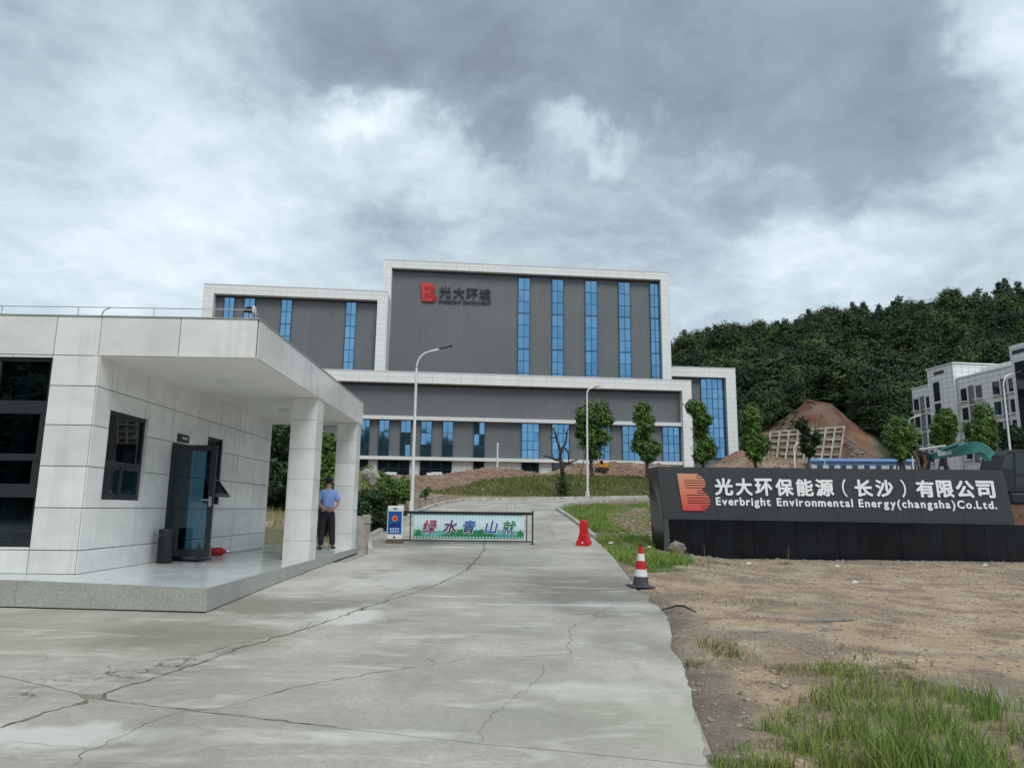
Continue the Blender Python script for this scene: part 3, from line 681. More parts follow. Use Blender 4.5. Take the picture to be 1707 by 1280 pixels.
def frame(x0, x1, z0, z1, y, t, w_l, w_r, dep, par=fac, bottom=False, wt=None):
    wt = wt or t
    ob('frame_beam', MB().box(x0, x1, y, y + dep, z1 - wt, z1), 'frame_panel', par, FO)
    bx('coping', x0 - .06, x1 + .06, y - .06, y + dep, z1 + .003, z1 + .14, 'white_paint')
    if w_l: ob('frame_post', MB().box(x0, x0 + w_l, y, y + dep, z0, z1 - wt - .003), 'frame_panel', par, FO)
    if w_r: ob('frame_post', MB().box(x1 - w_r, x1, y, y + dep, z0, z1 - wt - .003), 'frame_panel', par, FO)
PANE = mesh('pane', [(-.5, 0, -.5), (.5, 0, -.5), (.5, 0, .5), (-.5, 0, .5), (-.5, .02, -.5), (.5, .02, -.5), (.5, .02, .5), (-.5, .02, .5)], [(0, 1, 2, 3), (5, 4, 7, 6), (4, 0, 3, 7), (1, 5, 6, 2), (3, 2, 6, 7), (4, 5, 1, 0)], 'blue_glass')
def win(x0, x1, z0, z1, y, nc, nr, par=fac, heavy=0, tilt=None, ind=.5):
    mb = MB(); b = .07
    mb.box(x0 - b, x0, y - .1, y + .1, z0 - b, z1 + b).box(x1, x1 + b, y - .1, y + .1, z0 - b, z1 + b).box(x0, x1, y - .1, y + .1, z0 - b, z0).box(x0, x1, y - .1, y + .1, z1, z1 + b)
    for i in range(1, nc): c_ = x0 + (x1 - x0) * i / nc; mb.box(c_ - .035, c_ + .035, y - .09, y + .08, z0, z1)
    for j in range(1, nr):
        c_ = z0 + (z1 - z0) * j / nr; hw = .09 if heavy and j % heavy == 0 else .035
        for i in range(nc):
            xa = x0 + (x1 - x0) * i / nc + (.036 if i else 0); xb = x0 + (x1 - x0) * (i + 1) / nc - (.036 if i < nc - 1 else 0); mb.box(xa, xb, y - .08, y + .08, c_ - hw, c_ + hw)
    mb.box(x0, x1, y + .12, y + .14, z0, z1)
    w = ob('window', mb, 'frame_dark', par, FO); o0 = w.location
    for i in range(nc):
        for j in range(nr):
            pw = (x1 - x0) / nc; ph = (z1 - z0) / nr
            p_ = link('pane', PANE, w, (x0 + pw * (i + .5) - o0[0], y - o0[1] - FO[1] - .0, z0 + ph * (j + .5) - FO[2] - o0[2]))
            p_.scale = (pw, 1, ph); p_.rotation_euler = (random.gauss(0, .008), 0, random.gauss(0, .008))
            if tilt == (i, j): p_.rotation_euler = (-.10, 0, 0); p_.location.y -= .15
    return w
# body volumes
bx('wall', -22, 28.4, 1.6, 40, 22, 46.2, 'grey_panel'); bx('wall', -51.9, -24.2, -3.3, 25, 6, 38.6, 'grey_panel'); bx('wall', -51, 29, -8.2, 1.2, 2, 23.4, 'grey_panel'); bx('wall', 30.5, 43, 7.6, 30, 5, 29.2, 'grey_panel')
# tower
frame(-24.1, 30.1, 23.9, 46.8, 0, 1.5, 1.55, 1.7, 1.5, wt=1.45)
corr(-22.5, 28.4, 23.5, 45.4, 1.2)
bx('shadow_gap', -22.5, 28.4, 1.0, 1.15, 45.1, 45.34, 'dark_trim')
for a, b in ((1.15, 3.25), (7.6, 9.65), (13.95, 16.15), (20.45, 22.6), (26.6, 28.3)): win(a, b, 24.2, 44.75, 1.05, 2, 9, heavy=3)
# left wing
frame(-54, -22.9, 8, 39.2, -5, 1.7, 1.8, 1.55, 1.6, wt=1.6)
bx('frame_side', -22.9, -22.6, -4.9, 1.3, 24, 38.9, 'white_panel')
corr(-52.2, -24.45, 8, 37.55, -3.7)
bx('shadow_gap', -52.2, -24.45, -3.95, -3.8, 37.3, 37.5, 'dark_trim')
for a, b in ((-50.7, -49.05), (-47.3, -45.6), (-41.0, -39.3), (-29.9, -28.25)): win(a, b, 24.4, 37.25, -3.85, 2, 6)
# lower front block
frame(-56, 30.2, 2.0, 23.9, -10, 1.8, 1.5, 1.65, 1.8, wt=1.75)
corr(-54.5, 28.55, 16.6, 22.1, -8.6)
bx('shadow_gap', -54.5, 28.55, -8.9, -8.7, 21.85, 22.08, 'dark_trim')
bx('sill_band', -54.5, 28.55, -9.6, -8.5, 16.02, 16.62, 'white_panel')
corr(-54.5, 28.55, 9.95, 16.0, -8.6)
bx('sill_band', -54.5, 28.55, -9.6, -8.5, 9.4, 9.95, 'white_panel')
ob('base_wall', MB().box(-54.5, 28.55, -8.75, -8.3, 2, 9.38), 'base_tile', fac, FO)
for k_, (a, b, nc) in enumerate(((-28.6, -27.1, 2), (-25.8, -24.5, 2), (-22.85, -21.3, 2), (-19.3, -17.75, 2), (-15.95, -14.3, 2), (-12.35, -10.75, 2), (-7.15, -5.45, 2), (.9, 3.75, 3), (6.1, 8.95, 3), (13.2, 16.0, 3), (18.25, 21.3, 3), (25.3, 28.2, 3))):
    win(a, b, 10.05, 15.9, -8.75, nc, 4 if nc == 3 else 3, tilt={4: (0, 1), 7: (1, 2)}.get(k_))
for a, b, nc in ((-25.8, -24.5, 1), (-22.85, -17.75, 3), (-15.95, -10.8, 3), (-7.15, -5.45, 1), (.9, 3.75, 2), (6.1, 8.95, 2)):
    mb = MB()
    for i in range(nc + 1): c_ = a + (b - a) * i / nc; mb.box(c_ - .06, c_ + .06, -8.95, -8.78, 5, 9.38)
    mb.box(a, b, -8.95, -8.78, 7.9, 8.0); d_ = ob('door', mb, 'frame_dark', fac, FO)
    for i in range(nc):
        p_ = ob('pane', MB().box(a + (b - a) * i / nc + .06, a + (b - a) * (i + 1) / nc - .06, -8.86, -8.8, 5, 9.38), 'dark_glass', d_, (d_.location[0] + FO[0], d_.location[1] + FO[1], d_.location[2] + FO[2]))
# right wing
frame(28.0, 45.1, 10, 29.6, 6, 1.9, 0, 2.0, 1.6, wt=1.85)
corr(30.3, 43.1, 10, 27.75, 7.2)
win(38.35, 42.9, 12, 27.6, 7.05, 4, 8)
bx('roof_pipe', -8, 0, -8.5, -8.35, 23.98, 24.3, 'frame_dark')
# logo and name on the tower
def logo_b(w, h, dep):
    """right-hand bowls of the B cut by stripes; x 0..w, z 0..h"""
    Hh = 370.0
    out = [(60, 150), (72, 172), (90, 200), (110, 222), (150, 232), (185, 226), (205, 206), (220, 185), (232, 198), (255, 228), (290, 258), (330, 270), (365, 266), (395, 245), (430, 205)]
    def xr_(z): return float(np.interp(z, [a for a, b in out], [b for a, b in out]))
    def xl_(z): return -57 + (z - 57) / 373 * 40
    gaps = [(78, 138), (103, 140), (127, 12), (150, 12), (175, 18), (200, 22), (228, 138), (252, 140), (275, 28), (302, 32), (328, 36), (352, 36), (380, 172), (407, 175)]
    mb = MB(); zs = sorted(set([57, 430] + [q - 4.2 for q, _ in gaps] + [q + 4.2 for q, _ in gaps])); sx = w / 330; sz = h / 373
    for a, b in zip(zs[:-1], zs[1:]):
        mid = (a + b) / 2; gp_ = [x for q, x in gaps if abs(q - mid) < 4.2]; r0, r1 = (gp_[0], gp_[0]) if gp_ else (xr_(a), xr_(b))
        n = 1 if gp_ else max(1, int((b - a) / 8))
        for i in range(n):
            za = a + (b - a) * i / n; zb = a + (b - a) * (i + 1) / n; ra, rb = (r0, r1) if gp_ else (xr_(za), xr_(zb))
            A = [((xl_(za) + 57) * sx, -dep, (430 - za) * sz), ((ra + 57) * sx, -dep, (430 - za) * sz), ((rb + 57) * sx, -dep, (430 - zb) * sz), ((xl_(zb) + 57) * sx, -dep, (430 - zb) * sz)]
            mb.prism(A, [(x, 0, z) for x, _, z in A])
    return mb
lg = ob0('logo', logo_b(3.1, 3.5, .15), 'logo_red', fac); lg.location = (-17.2, .98, 39.4 - 7.4)
for ch, x, z in zip('光大环境', (-13.75, -11.2, -8.75, -6.3), (40.55, 40.5, 40.45, 40.4)):
    me, a, b, c_, d = text_mesh(ch, 2.3, .028, .08); me.materials.append(M['letter_dark']); o = link('character', me, fac, (x - a * .0, .98, z - 7.4)); o.scale = (1.0, 1, 1.0)
me, a, b, c_, d = text_mesh('EVERBRIGHT ENVIRONMENT', .78, .016, .06); me.materials.append(M['letter_dark']); o = link('lettering', me, fac, (-13.75, .98, 39.35 - 7.4)); o.scale = (9.75 / (b - a), 1, 1)

# ------------------------------------------------------------------ gatehouse (local axes u right, v away, z up)
GA = radians(1.15)
def gw_(u, v, z=0): return (u * cos(GA) - v * sin(GA), u * sin(GA) + v * cos(GA), z)
GO = (-6.12, 11.0, .3)
gh = thing('gatehouse', 'white stone clad gatehouse with a deep canopy on two square columns', 'building', gw_(*GO), GA)
UW, VF, UC, VE = -6.12, 11.01, -3.73, 20.0
ZT, ZS = 4.38, 3.765
ROWS = [.5, .84, 1.455, 2.07, 2.69, 3.29, ZS]
JG = .012
def rect_minus(r, holes):
    out = [r]
    for h in holes:
        nxt = []
        for a0, a1, b0, b1 in out:
            x0, x1, y0, y1 = max(a0, h[0]), min(a1, h[1]), max(b0, h[2]), min(b1, h[3])
            if x0 >= x1 or y0 >= y1: nxt.append((a0, a1, b0, b1)); continue
            if a0 < x0: nxt.append((a0, x0, b0, b1))
            if x1 < a1: nxt.append((x1, a1, b0, b1))
            if b0 < y0: nxt.append((x0, x1, b0, y0))
            if y1 < b1: nxt.append((x0, x1, y1, b1))
        out = nxt
    return [q for q in out if q[1] - q[0] > .03 and q[3] - q[2] > .03]
def tiles(plane, c, A, B, holes=(), out=1, mat='marble', par=gh, name='tile', th=.018):
    """plane 'u' (wall facing +-u at u=c) or 'v'; grid A along the wall, B up"""
    for a0, a1 in zip(A[:-1], A[1:]):
        for b0, b1 in zip(B[:-1], B[1:]):
            for q in rect_minus((a0, a1, b0, b1), holes):
                e0, e1, f0, f1 = q[0] + JG / 2, q[1] - JG / 2, q[2] + JG / 2, q[3] - JG / 2
                j = random.uniform(-.0012, .0012)
                if plane == 'u': mb = MB().box(*sorted((c + j, c + j - out * th)), e0, e1, f0, f1)
                elif plane == 'v': mb = MB().box(e0, e1, *sorted((c + j, c + j - out * th)), f0, f1)
                else: mb = MB().box(e0, e1, f0, f1, *sorted((c, c - out * th)))
                o = ob(name, mb, mat, par, GO)
                o.rotation_euler = (random.gauss(0, .0012), 0, random.gauss(0, .0012)) if plane != 'z' else (random.gauss(0, .0008), random.gauss(0, .0008), 0)
def gb(name, a, mat, par=gh): return ob(name, MB().box(*a), mat, par, GO)
VJ = [VF, 11.43, 12.6, 13.72, 14.88, 16.08, 17.28, 18.5, 19.7]
H1 = (11.47, 12.76, 1.585, 2.985); HD = (13.76, 14.72, .5, 2.66); H2 = (15.42, 16.28, 1.55, 2.965)
tiles('u', UW, VJ, ROWS, [H1, HD, H2])
HF = (-9.6, -6.84, .885, 3.72)
tiles('v', VF, [-12.0, -10.8, -9.6, -8.4, -7.45, -6.84, UW - .02], ROWS, [HF], out=-1)
tiles('v', 19.7, [-12, -10.8, -9.6, -8.4, -7.2, UW - .02], ROWS, out=1)
# dark backing walls behind the stones, opened at the windows
def backing(plane, c, a0, a1, b0, b1, holes, th=.22, out=1):
    for q in rect_minus((a0, a1, b0, b1), holes):
        if plane == 'u': gb('wall', (c - .24, c - .02, q[0], q[1], q[2], q[3]), 'joint')
        else: gb('wall', (q[0], q[1], c + .02, c + .24, q[2], q[3]), 'joint')
backing('u', UW, VF + .245, 19.67, .45, ZS + .1, [H1, HD, H2])
backing('v', VF, -12, UW - .021, .45, ZS + .1, [HF])
gb('wall', (-12, UW - .25, 19.45, 19.68, .45, ZS + .1), 'joint')
gb('inner_room', (-12, -8.8, 11.9, 19.4, .45, 3.9), 'frame_dark')
gb('inner_floor', (-8.79, -6.37, 11.26, 19.44, .44, .49), 'floor_tile')
# reveals of the window openings
def reveal_u(h):
    a0, a1, b0, b1 = h; c = UW; d = .13
    gb('reveal', (c - d, c - .019, a0 - .012, a0, b0, b1), 'marble'); gb('reveal', (c - d, c - .019, a1, a1 + .012, b0, b1), 'marble')
    gb('reveal', (c - d, c - .019, a0, a1, b1, b1 + .012), 'marble'); gb('reveal', (c - d, c - .019, a0, a1, b0 - .012, b0), 'marble')
for h in (H1, H2): reveal_u(h)
def bars(name, rects, mat, par=gh):
    mb = MB()
    for r in rects: mb.box(*r)
    return ob(name, mb, mat, par, GO)
def rel(p): return (p.location[0] + GO[0], p.location[1] + GO[1], p.location[2] + GO[2])
# side window: fixed light over two sliding sashes
a0, a1, b0, b1 = H1; c = UW - .12; zt = 2.16
w = bars('window', [(c, c + .06, a0, a0 + .05, b0, b1), (c, c + .06, a1 - .05, a1, b0, b1), (c, c + .06, a0 + .05, a1 - .05, b1 - .05, b1), (c, c + .06, a0 + .05, a1 - .05, b0, b0 + .05), (c, c + .06, a0 + .05, a1 - .05, zt - .04, zt + .04)], 'frame_dark')
for s0, s1, d in ((a0 + .05, (a0 + a1) / 2 + .03, 0), ((a0 + a1) / 2 - .03, a1 - .05, .02)):
    s_ = bars('sash', [(c + .012 + d, c + .045 + d, s0, s0 + .05, b0 + .05, zt - .04), (c + .012 + d, c + .045 + d, s1 - .05, s1, b0 + .05, zt - .04), (c + .012 + d, c + .045 + d, s0 + .05, s1 - .05, b0 + .05, b0 + .1), (c + .012 + d, c + .045 + d, s0 + .05, s1 - .05, zt - .09, zt - .04)], 'frame_dark', w)
    s_.location -= w.location
    g_ = ob('pane', MB().box(c + .02 + d, c + .028 + d, s0 + .05, s1 - .05, b0 + .1, zt - .09), 'dark_glass', w, rel(w))
ob('pane', MB().box(c + .02, c + .028, a0 + .05, a1 - .05, zt + .04, b1 - .05), 'door_glass', w, rel(w)); gb('curtain', (c - .5, c - .47, 12.35, 12.7, 1.6, 2.98), 'curtain')
# second window: fixed light over an awning sash propped open
a0, a1, b0, b1 = H2; zt = 2.12
w = bars('window', [(c, c + .06, a0, a0 + .05, b0, b1), (c, c + .06, a1 - .05, a1, b0, b1), (c, c + .06, a0 + .05, a1 - .05, b1 - .05, b1), (c, c + .06, a0 + .05, a1 - .05, b0, b0 + .05), (c, c + .06, a0 + .05, a1 - .05, zt - .04, zt + .04)], 'frame_dark')
ob('pane', MB().box(c + .02, c + .028, a0 + .05, a1 - .05, zt + .04, b1 - .05), 'dark_glass', w, rel(w))
gb('inner_shade', (c - .3, c - .28, a0, a1, b0, zt), 'dark_glass')
hz = zt - .05; sl_ = zt - b0 - .1; an = radians(38)
def awn(du, z0, v0, v1, t): # plank hinged at the top, swung outward
    A = []
    for (q, s_) in ((0, 0), (t, 0), (t, 1), (0, 1)):
        d = z0[s_]; A.append((c + .05 + sin(an) * d + cos(an) * q, hz - cos(an) * d + sin(an) * q))
    return [(u_, v0, z_) for u_, z_ in A], [(u_, v1, z_) for u_, z_ in A]
mb = MB()
for z0, v0, v1 in (((0, .055), a0 + .02, a1 - .02), ((sl_ - .055, sl_), a0 + .02, a1 - .02), ((.056, sl_ - .056), a0 + .02, a0 + .07), ((.056, sl_ - .056), a1 - .07, a1 - .02)): mb.prism(*awn(0, z0, v0, v1, .045))
s_ = ob('open_sash', mb, 'frame_dark', w, rel(w)); mb = MB(); mb.prism(*awn(0, (.056, sl_ - .056), a0 + .071, a1 - .071, .02)); ob('pane', mb, 'door_glass', w, rel(w))
# front picture window
a0, a1, b0, b1 = HF; c = VF + .05
ZZ = [(b0, b0 + .05), (1.60, 1.80), (2.15, 2.25), (2.86, 3.06), (b1 - .05, b1)]
rc = [(a0, a1 - .05, c, c + .08, z0, z1) for z0, z1 in ZZ] + [(a1 - .05, a1, c, c + .08, b0, b1)]
rc += [(a1 - .15, a1 - .051, c + .01, c + .07, 1.801, 2.149), (a1 - .12, a1 - .051, c + .01, c + .07, 2.251, 2.859), (-7.72, -7.64, c + .01, c + .07, 3.061, b1 - .051), (-8.32, -8.24, c + .01, c + .07, 1.801, 2.859)]
w = bars('window', rc, 'frame_dark')
for z0, z1 in ((.935, 1.6), (1.8, 2.15), (2.25, 2.86), (3.06, b1 - .05)):
    ob('pane', MB().box(a0, a1 - .05, c + .03, c + .04, z0, z1), 'door_glass', w, rel(w))
gb('curtain', (-7.62, -7.40, 11.45, 11.50, .95, 3.68), 'curtain'); gb('curtain', (-8.7, -8.55, 11.45, 11.50, .95, 3.68), 'curtain'); gb('inner_desk', (-8.7, -6.9, 11.5, 11.85, .5, 1.25), 'rubber'); gb('inner_screen', (-7.3, -6.95, 11.6, 11.64, 1.3, 1.62), 'frame_dark'); gb('inner_wall', (-8.79, -6.5, 13.0, 13.05, .5, 3.9), 'cone_grey')
# glazed door standing open at right angles to the wall
dr = bars('door', [(UW, UW + .08, 13.74, 13.79, .58, 2.64), (UW + .75, UW + .85, 13.74, 13.79, .58, 2.64), (UW + .08, UW + .75, 13.74, 13.79, 2.53, 2.64), (UW + .08, UW + .75, 13.74, 13.79, .58, .72)], 'frame_dark')
ob('pane', MB().box(UW + .08, UW + .75, 13.76, 13.77, .72, 2.53), 'door_glass', dr, rel(dr))
ob('handle', MB().tube([(UW + .80, 13.735, 1.62), (UW + .80, 13.69, 1.62), (UW + .66, 13.69, 1.62)], .012, 6).box(UW + .775, UW + .825, 13.725, 13.74, 1.5, 1.68), 'steel', dr, rel(dr))
bars('door_frame', [(UW - .12, UW - .03, HD[0], HD[0] + .05, .5, HD[3]), (UW - .12, UW - .03, HD[1] - .05, HD[1], .5, HD[3]), (UW - .12, UW - .03, HD[0] + .05, HD[1] - .05, HD[3] - .06, HD[3])], 'frame_dark')
gb('inner_shade', (UW - 1.6, UW - 1.58, 12.9, 15.3, .5, 3.2), 'frame_dark')
# name plate, switch plate
pl = gb('name_plate', (UW, UW + .035, 13.93, 14.4, 2.72, 2.87), 'frame_dark')
ob('lettering', MB().box(UW + .0352, UW + .037, 14.08, 14.13, 2.78, 2.82).box(UW + .0352, UW + .037, 14.17, 14.22, 2.78, 2.82).box(UW + .0352, UW + .037, 14.25, 14.30, 2.78, 2.82), 'letter_white', pl, rel(pl))
bevel(gb('switch_plate', (UW + .001, UW + .016, 13.25, 13.42, 1.83, 1.99), 'white_paint'), .005)
# fascia, soffit, roof slab
FV = [11.03, 12.33, 13.6, 14.87, 16.13, 17.4, 18.6, 20.0]
tiles('u', UC, FV, [ZS, ZT], out=1, name='fascia_tile')
tiles('v', VF, [-13.2, -12, -10.5, -9.25, -8.02, -6.84, -6.16, -4.94, UC - .022], [ZS, ZT], out=-1, name='fascia_tile')
gb('fascia_core', (UC - .26, UC - .02, VF + .02, VE - .01, ZS + .02, ZT - .03), 'joint')
gb('fascia_core', (-13, UC - .261, VF + .02, VF + .26, ZS + .02, ZT - .03), 'joint')
gb('soffit', (UW - .1, UC - .019, VF + .019, VE - .005, ZS - .012, ZS + .015), 'soffit')
gb('roof', (-13, UC - .262, VF + .262, VE - .02, 4.0, 4.15), 'concrete_old')
gb('coping', (UC - .26, UC + .012, VF - .012, VE, ZT + .001, ZT + .022), 'granite'); gb('coping', (-13, UC - .261, VF - .012, VF + .26, ZT + .001, ZT + .022), 'granite')
# columns
def column(v0, v1, u0=-4.28, u1=-3.752):
    par = gb('column', (u0 + .02, u1 - .02, v0 + .02, v1 - .02, .44, ZS - .013), 'joint')
    R2 = [.44] + ROWS[1:-1] + [ZS - .013]
    for b_0, b_1 in zip(R2[:-1], R2[1:]):
        for q in ((u0, u1, v0, v0 + .018), (u0, u1, v1 - .018, v1)): ob('tile', MB().box(*q, b_0 + .003, b_1 - .003), 'marble', par, rel(par))
        for q in ((u0, u0 + .018, v0 + .021, v1 - .021), (u1 - .018, u1, v0 + .021, v1 - .021)): ob('tile', MB().box(*q, b_0 + .003, b_1 - .003), 'marble', par, rel(par))
column(15.0, 15.56); column(19.36, 19.92)
# ceiling lamps (unlit)
for u_, v_ in ((-4.95, 13.1), (-4.95, 16.9)):
    mb = MB(); prof = [(.19, 0), (.19, -.02), (.165, -.035), (.12, -.05), (.06, -.058), (.001, -.06)]
    V = [(u_ + r * cos(2 * pi * k / 20), v_ + r * sin(2 * pi * k / 20), ZS - .0125 + z) for r, z in prof for k in range(20)]
    ob('ceiling_light', mb.add(V, [(i * 20 + k, i * 20 + (k + 1) % 20, (i + 1) * 20 + (k + 1) % 20, (i + 1) * 20 + k) for i in range(5) for k in range(20)]), 'white_paint', gh, GO, True)
# platform
def plat(pts_top, z0):
    pass
def zf(u): return .5 - .05 * max(0, min(1, (u - UW) / (UC - UW)))
us = [-12, -10.8, -9.6, -8.4, -7.2, -6.14, -5.32, -4.52, UC - .03]
def vfront(u): return 9.78 - (u - UC) * .105
for i, (u0, u1) in enumerate(zip(us[:-1], us[1:])):
    vs_ = [None] + [11.0 + .8 * k for k in range(12)]
    for j in range(12):
        v0a, v0b = (vfront(u0) + .03, vfront(u1) + .03) if j == 0 else (vs_[j], vs_[j]); v1 = vs_[j + 1] if j < 11 else 20.3
        if u1 < -6.3 and j > 0: continue
        gp_ = .0025; A = [(u0 + gp_, v0a + gp_, zf(u0) - .02), (u1 - gp_, v0b + gp_, zf(u1) - .02), (u1 - gp_, v1 - gp_, zf(u1) - .02), (u0 + gp_, v1 - gp_, zf(u0) - .02)]
        ob('floor_tile', MB().prism(A, [(x, y, z + .02) for x, y, z in A]), 'floor_tile', gh, GO)
gb('platform_base', (-12, UC - .04, 10.75, 20.28, -.2, .42), 'joint'); 
mb = MB(); A = [(-12, vfront(-12) + .06, -.2), (UC - .04, vfront(UC) + .06, -.2), (UC - .04, 10.74, -.2), (-12, 10.74, -.2)]; ob('platform_base', mb.prism(A, [(x, y, .42) for x, y, z in A]), 'joint', gh, GO)
pu = [-12, -9.5, -7.9, -6.35, UC]
def gz(u, v): w_ = gw_(u, v); return float(g(w_[0], w_[1]))
for u0, u1 in zip(pu[:-1], pu[1:]):
    A = [(u0 + .004, vfront(u0), gz(u0, vfront(u0)) + .018), (u1 - .001, vfront(u1), gz(u1, vfront(u1)) + .018), (u1 - .001, vfront(u1), zf(u1) + .002), (u0 + .004, vfront(u0), zf(u0) + .002)]
    ob('edge_stone', MB().prism(A, [(x, y + .028, z) for x, y, z in A]), 'granite', gh, GO)
pv = [9.81, 11.0, 12.9, 14.8, 16.6, 18.4, 20.3]
for v0, v1 in zip(pv[:-1], pv[1:]):
    A = [(UC, v0 + .003, gz(UC, v0) + .015), (UC, v1 - .003, gz(UC, v1) + .012), (UC, v1 - .003, .452), (UC, v0 + .003, .452)]
    ob('edge_stone', MB().prism(A, [(x - .028, y, z) for x, y, z in A]), 'granite', gh, GO)
# rail of the lightning conductor round the roof edge
mb = MB(); rz = 4.56
mb.tube([(-13, VF + .1, rz), (-9, VF + .1, rz - .01), (-6.2, VF + .1, rz), (UC - .1, VF + .1, rz), (UC - .08, VF + .16, ZT + .03)], .008, 5)
for k in range(8): mb.cone((-12.5 + k * 1.18 if k < 7 else UC - .1, VF + .1, ZT), (-12.5 + k * 1.18 if k < 7 else UC - .1, VF + .1, rz), .007, .007, 5)
mb.tube([(-6.25, VF + .1, ZT), (-6.2, VF + .1, rz - .05), (-6.1, VF + .1, rz)], .01, 5)
ob('roof_rail', mb, 'steel', gh, GO)
# roof camera
cm = thing('security_camera', 'small white and black camera perched on the gatehouse roof edge', 'camera', tuple(at_y(417, 528.5, 12.3)), GA); cm.scale = (.62, .62, .62)
mb = MB().cone((0, 0, 0), (0, 0, .12), .02, .02, 8); ob0('bracket', mb, 'steel', cm)
bevel(ob0('housing', MB().box(-.10, .06, -.09, .09, .125, .29), 'rubber', cm), .03, 3); bevel(ob0('shell', MB().box(.061, .13, -.095, .095, .12, .31), 'white_paint', cm), .02, 2)
ob0('lens_hood', MB().cone((-.101, 0, .2), (-.17, 0, .195), .075, .07, 14), 'rubber', cm)

# things on the platform
def floor_at(u, v): return gw_(u, v, zf(u) + .001)
bn = thing('litter_bin', 'tall black cylindrical litter bin beside the open glass door', 'bin', floor_at(-5.9, 13.35), GA); bn.scale = (.85, .85, .92)
def lathe(prof, n=20):
    mb = MB(); V = [(r * cos(2 * pi * k / n), r * sin(2 * pi * k / n), z) for r, z in prof for k in range(n)]
    return mb.add(V, [(i * n + k, i * n + (k + 1) % n, (i + 1) * n + (k + 1) % n, (i + 1) * n + k) for i in range(len(prof) - 1) for k in range(n)])
ob0('body', lathe([(.001, 0), (.145, 0), (.148, .02), (.15, .6), (.145, .61), (.135, .6)]), 'rubber', bn, smooth=True)
ob0('lid', lathe([(.152, .6), (.155, .63), (.15, .645), (.1, .642), (.09, .63), (.001, .625)]), 'frame_dark', bn)
ob0('slot', MB().box(-.07, .07, -.158, -.13, .5, .56), 'dark_trim', bn)
mt = tag(ob('floor_mat', MB().box(-6.05, -5.5, 13.9, 14.5, .495, .515), 'rubber'), 'dark rubber mat on the floor behind the open door', 'mat'); mt.location = gw_(mt.location[0], mt.location[1], .51)
fx = thing('fire_extinguisher', 'small red cylinder lying on the platform against the wall', 'extinguisher', floor_at(-5.78, 15.4), GA + .4)
ob0('cylinder', MB().tube([(-.2, 0, .09), (-.17, 0, .09), (.12, 0, .09), (.18, 0, .09), (.22, 0, .09)], [.05, .085, .085, .05, .025], 12), 'red_plastic', fx, smooth=True); ob0('valve', MB().cone((.22, 0, .09), (.27, 0, .09), .02, .015, 8), 'steel', fx)
for k, (u_, v_, l_) in enumerate(((-5.9, 14.85, 'clear water bottle nearest the door in the row by the wall'), (-5.84, 15.0, 'middle bottle of the row standing by the wall'), (-5.82, 15.16, 'bottle next to the red cylinder by the wall'))):
    bt = thing('bottle', l_, 'bottle', floor_at(u_, v_), 0, 'bottles by the wall'); ob0('body', lathe([(.001, 0), (.05, 0), (.052, .03), (.052, .2), (.02, .25), (.02, .27)], 10), ('rust', 'pipe_white', 'pale_rock')[k], bt, smooth=True); ob0('cap', lathe([(.022, .27), (.022, .29), (.001, .29)], 8), ('red_plastic', 'red_plastic', 'kiosk_blue')[k], bt)
pp = tag(ob0('plastic_pipe', MB().tube([gw_(-5.85, 15.95, .545), gw_(-5.8, 17.0, .54), gw_(-5.72, 18.2, .535)], .04, 10), 'pipe_white', smooth=True), 'white plastic pipe lying along the foot of the wall', 'pipe')

# ------------------------------------------------------------------ company sign wall
SB, ST = 25.0, 25.38; SH = 3.15
sn_n = np.array([0, -SH, (ST - SB)]); sn_n = sn_n / np.linalg.norm(sn_n); SP = np.array([0, SB, 0.0])
def sp(x, y): return at_plane(x, y, SP, sn_n)
sg = thing('sign_wall', 'long black stone sign wall with white company name and red striped emblem', 'sign', (11.5, 25.6, 0.05), 0)
SO = (11.5, 25.6, .05)
TL_, TR_ = sp(1095, 778), sp(1672, 783.5); ML, MR = sp(1107, 865), sp(1693, 874.5); BLx, BRx = 5.28, 17.62
bk = np.array([0, 1.25, 0])
def lerp(a, b, t_): return a + (b - a) * t_
mb = MB(); A = [TL_ + (0, .05, 0), TR_ + (0, .05, 0), MR + (.0, .12, 0), np.array([BRx, 25.14, -.3]), np.array([BLx, 25.14, -.3]), ML + (0, .12, 0)]
BACK = [np.array([4.98, 26.4, TL_[2] + .0]), np.array([TR_[0], 26.4, TR_[2]]), np.array([MR[0], 26.4, MR[2]]), np.array([BRx, 26.4, -.3]), np.array([5.12, 26.4, -.3]), np.array([5.05, 26.4, ML[2]])]
mb.prism([tuple(q) for q in A], [tuple(q) for q in BACK]); ob('core', mb, 'black_granite', sg, SO)
def quadplate(a, b, c_, d, th, name, mat, nrm):
    n_ = np.array(nrm) * th; mb = MB().prism([tuple(q) for q in (a, b, c_, d)], [tuple(np.array(q) - n_) for q in (a, b, c_, d)]); return ob(name, mb, mat, sg, SO)
ns = 7; brk = [0, .155, .33, .50, .665, .735, .86, 1.0]
for t0, t1 in zip(brk[:-1], brk[1:]):
    e_ = .0003; quadplate(lerp(ML, MR, t0 + e_), lerp(ML, MR, t1 - e_), lerp(TL_, TR_, t1 - e_), lerp(TL_, TR_, t0 + e_), .04, 'face_plate', 'grey_plate', sn_n)
quadplate(TL_ + (0, .0, .004), TR_ + (0, 0, .004), TR_ + (0, 1.0, .004), np.array([4.98, 26.39, TL_[2] + .004]), .03, 'top_plate', 'grey_plate', (0, 0, 1))
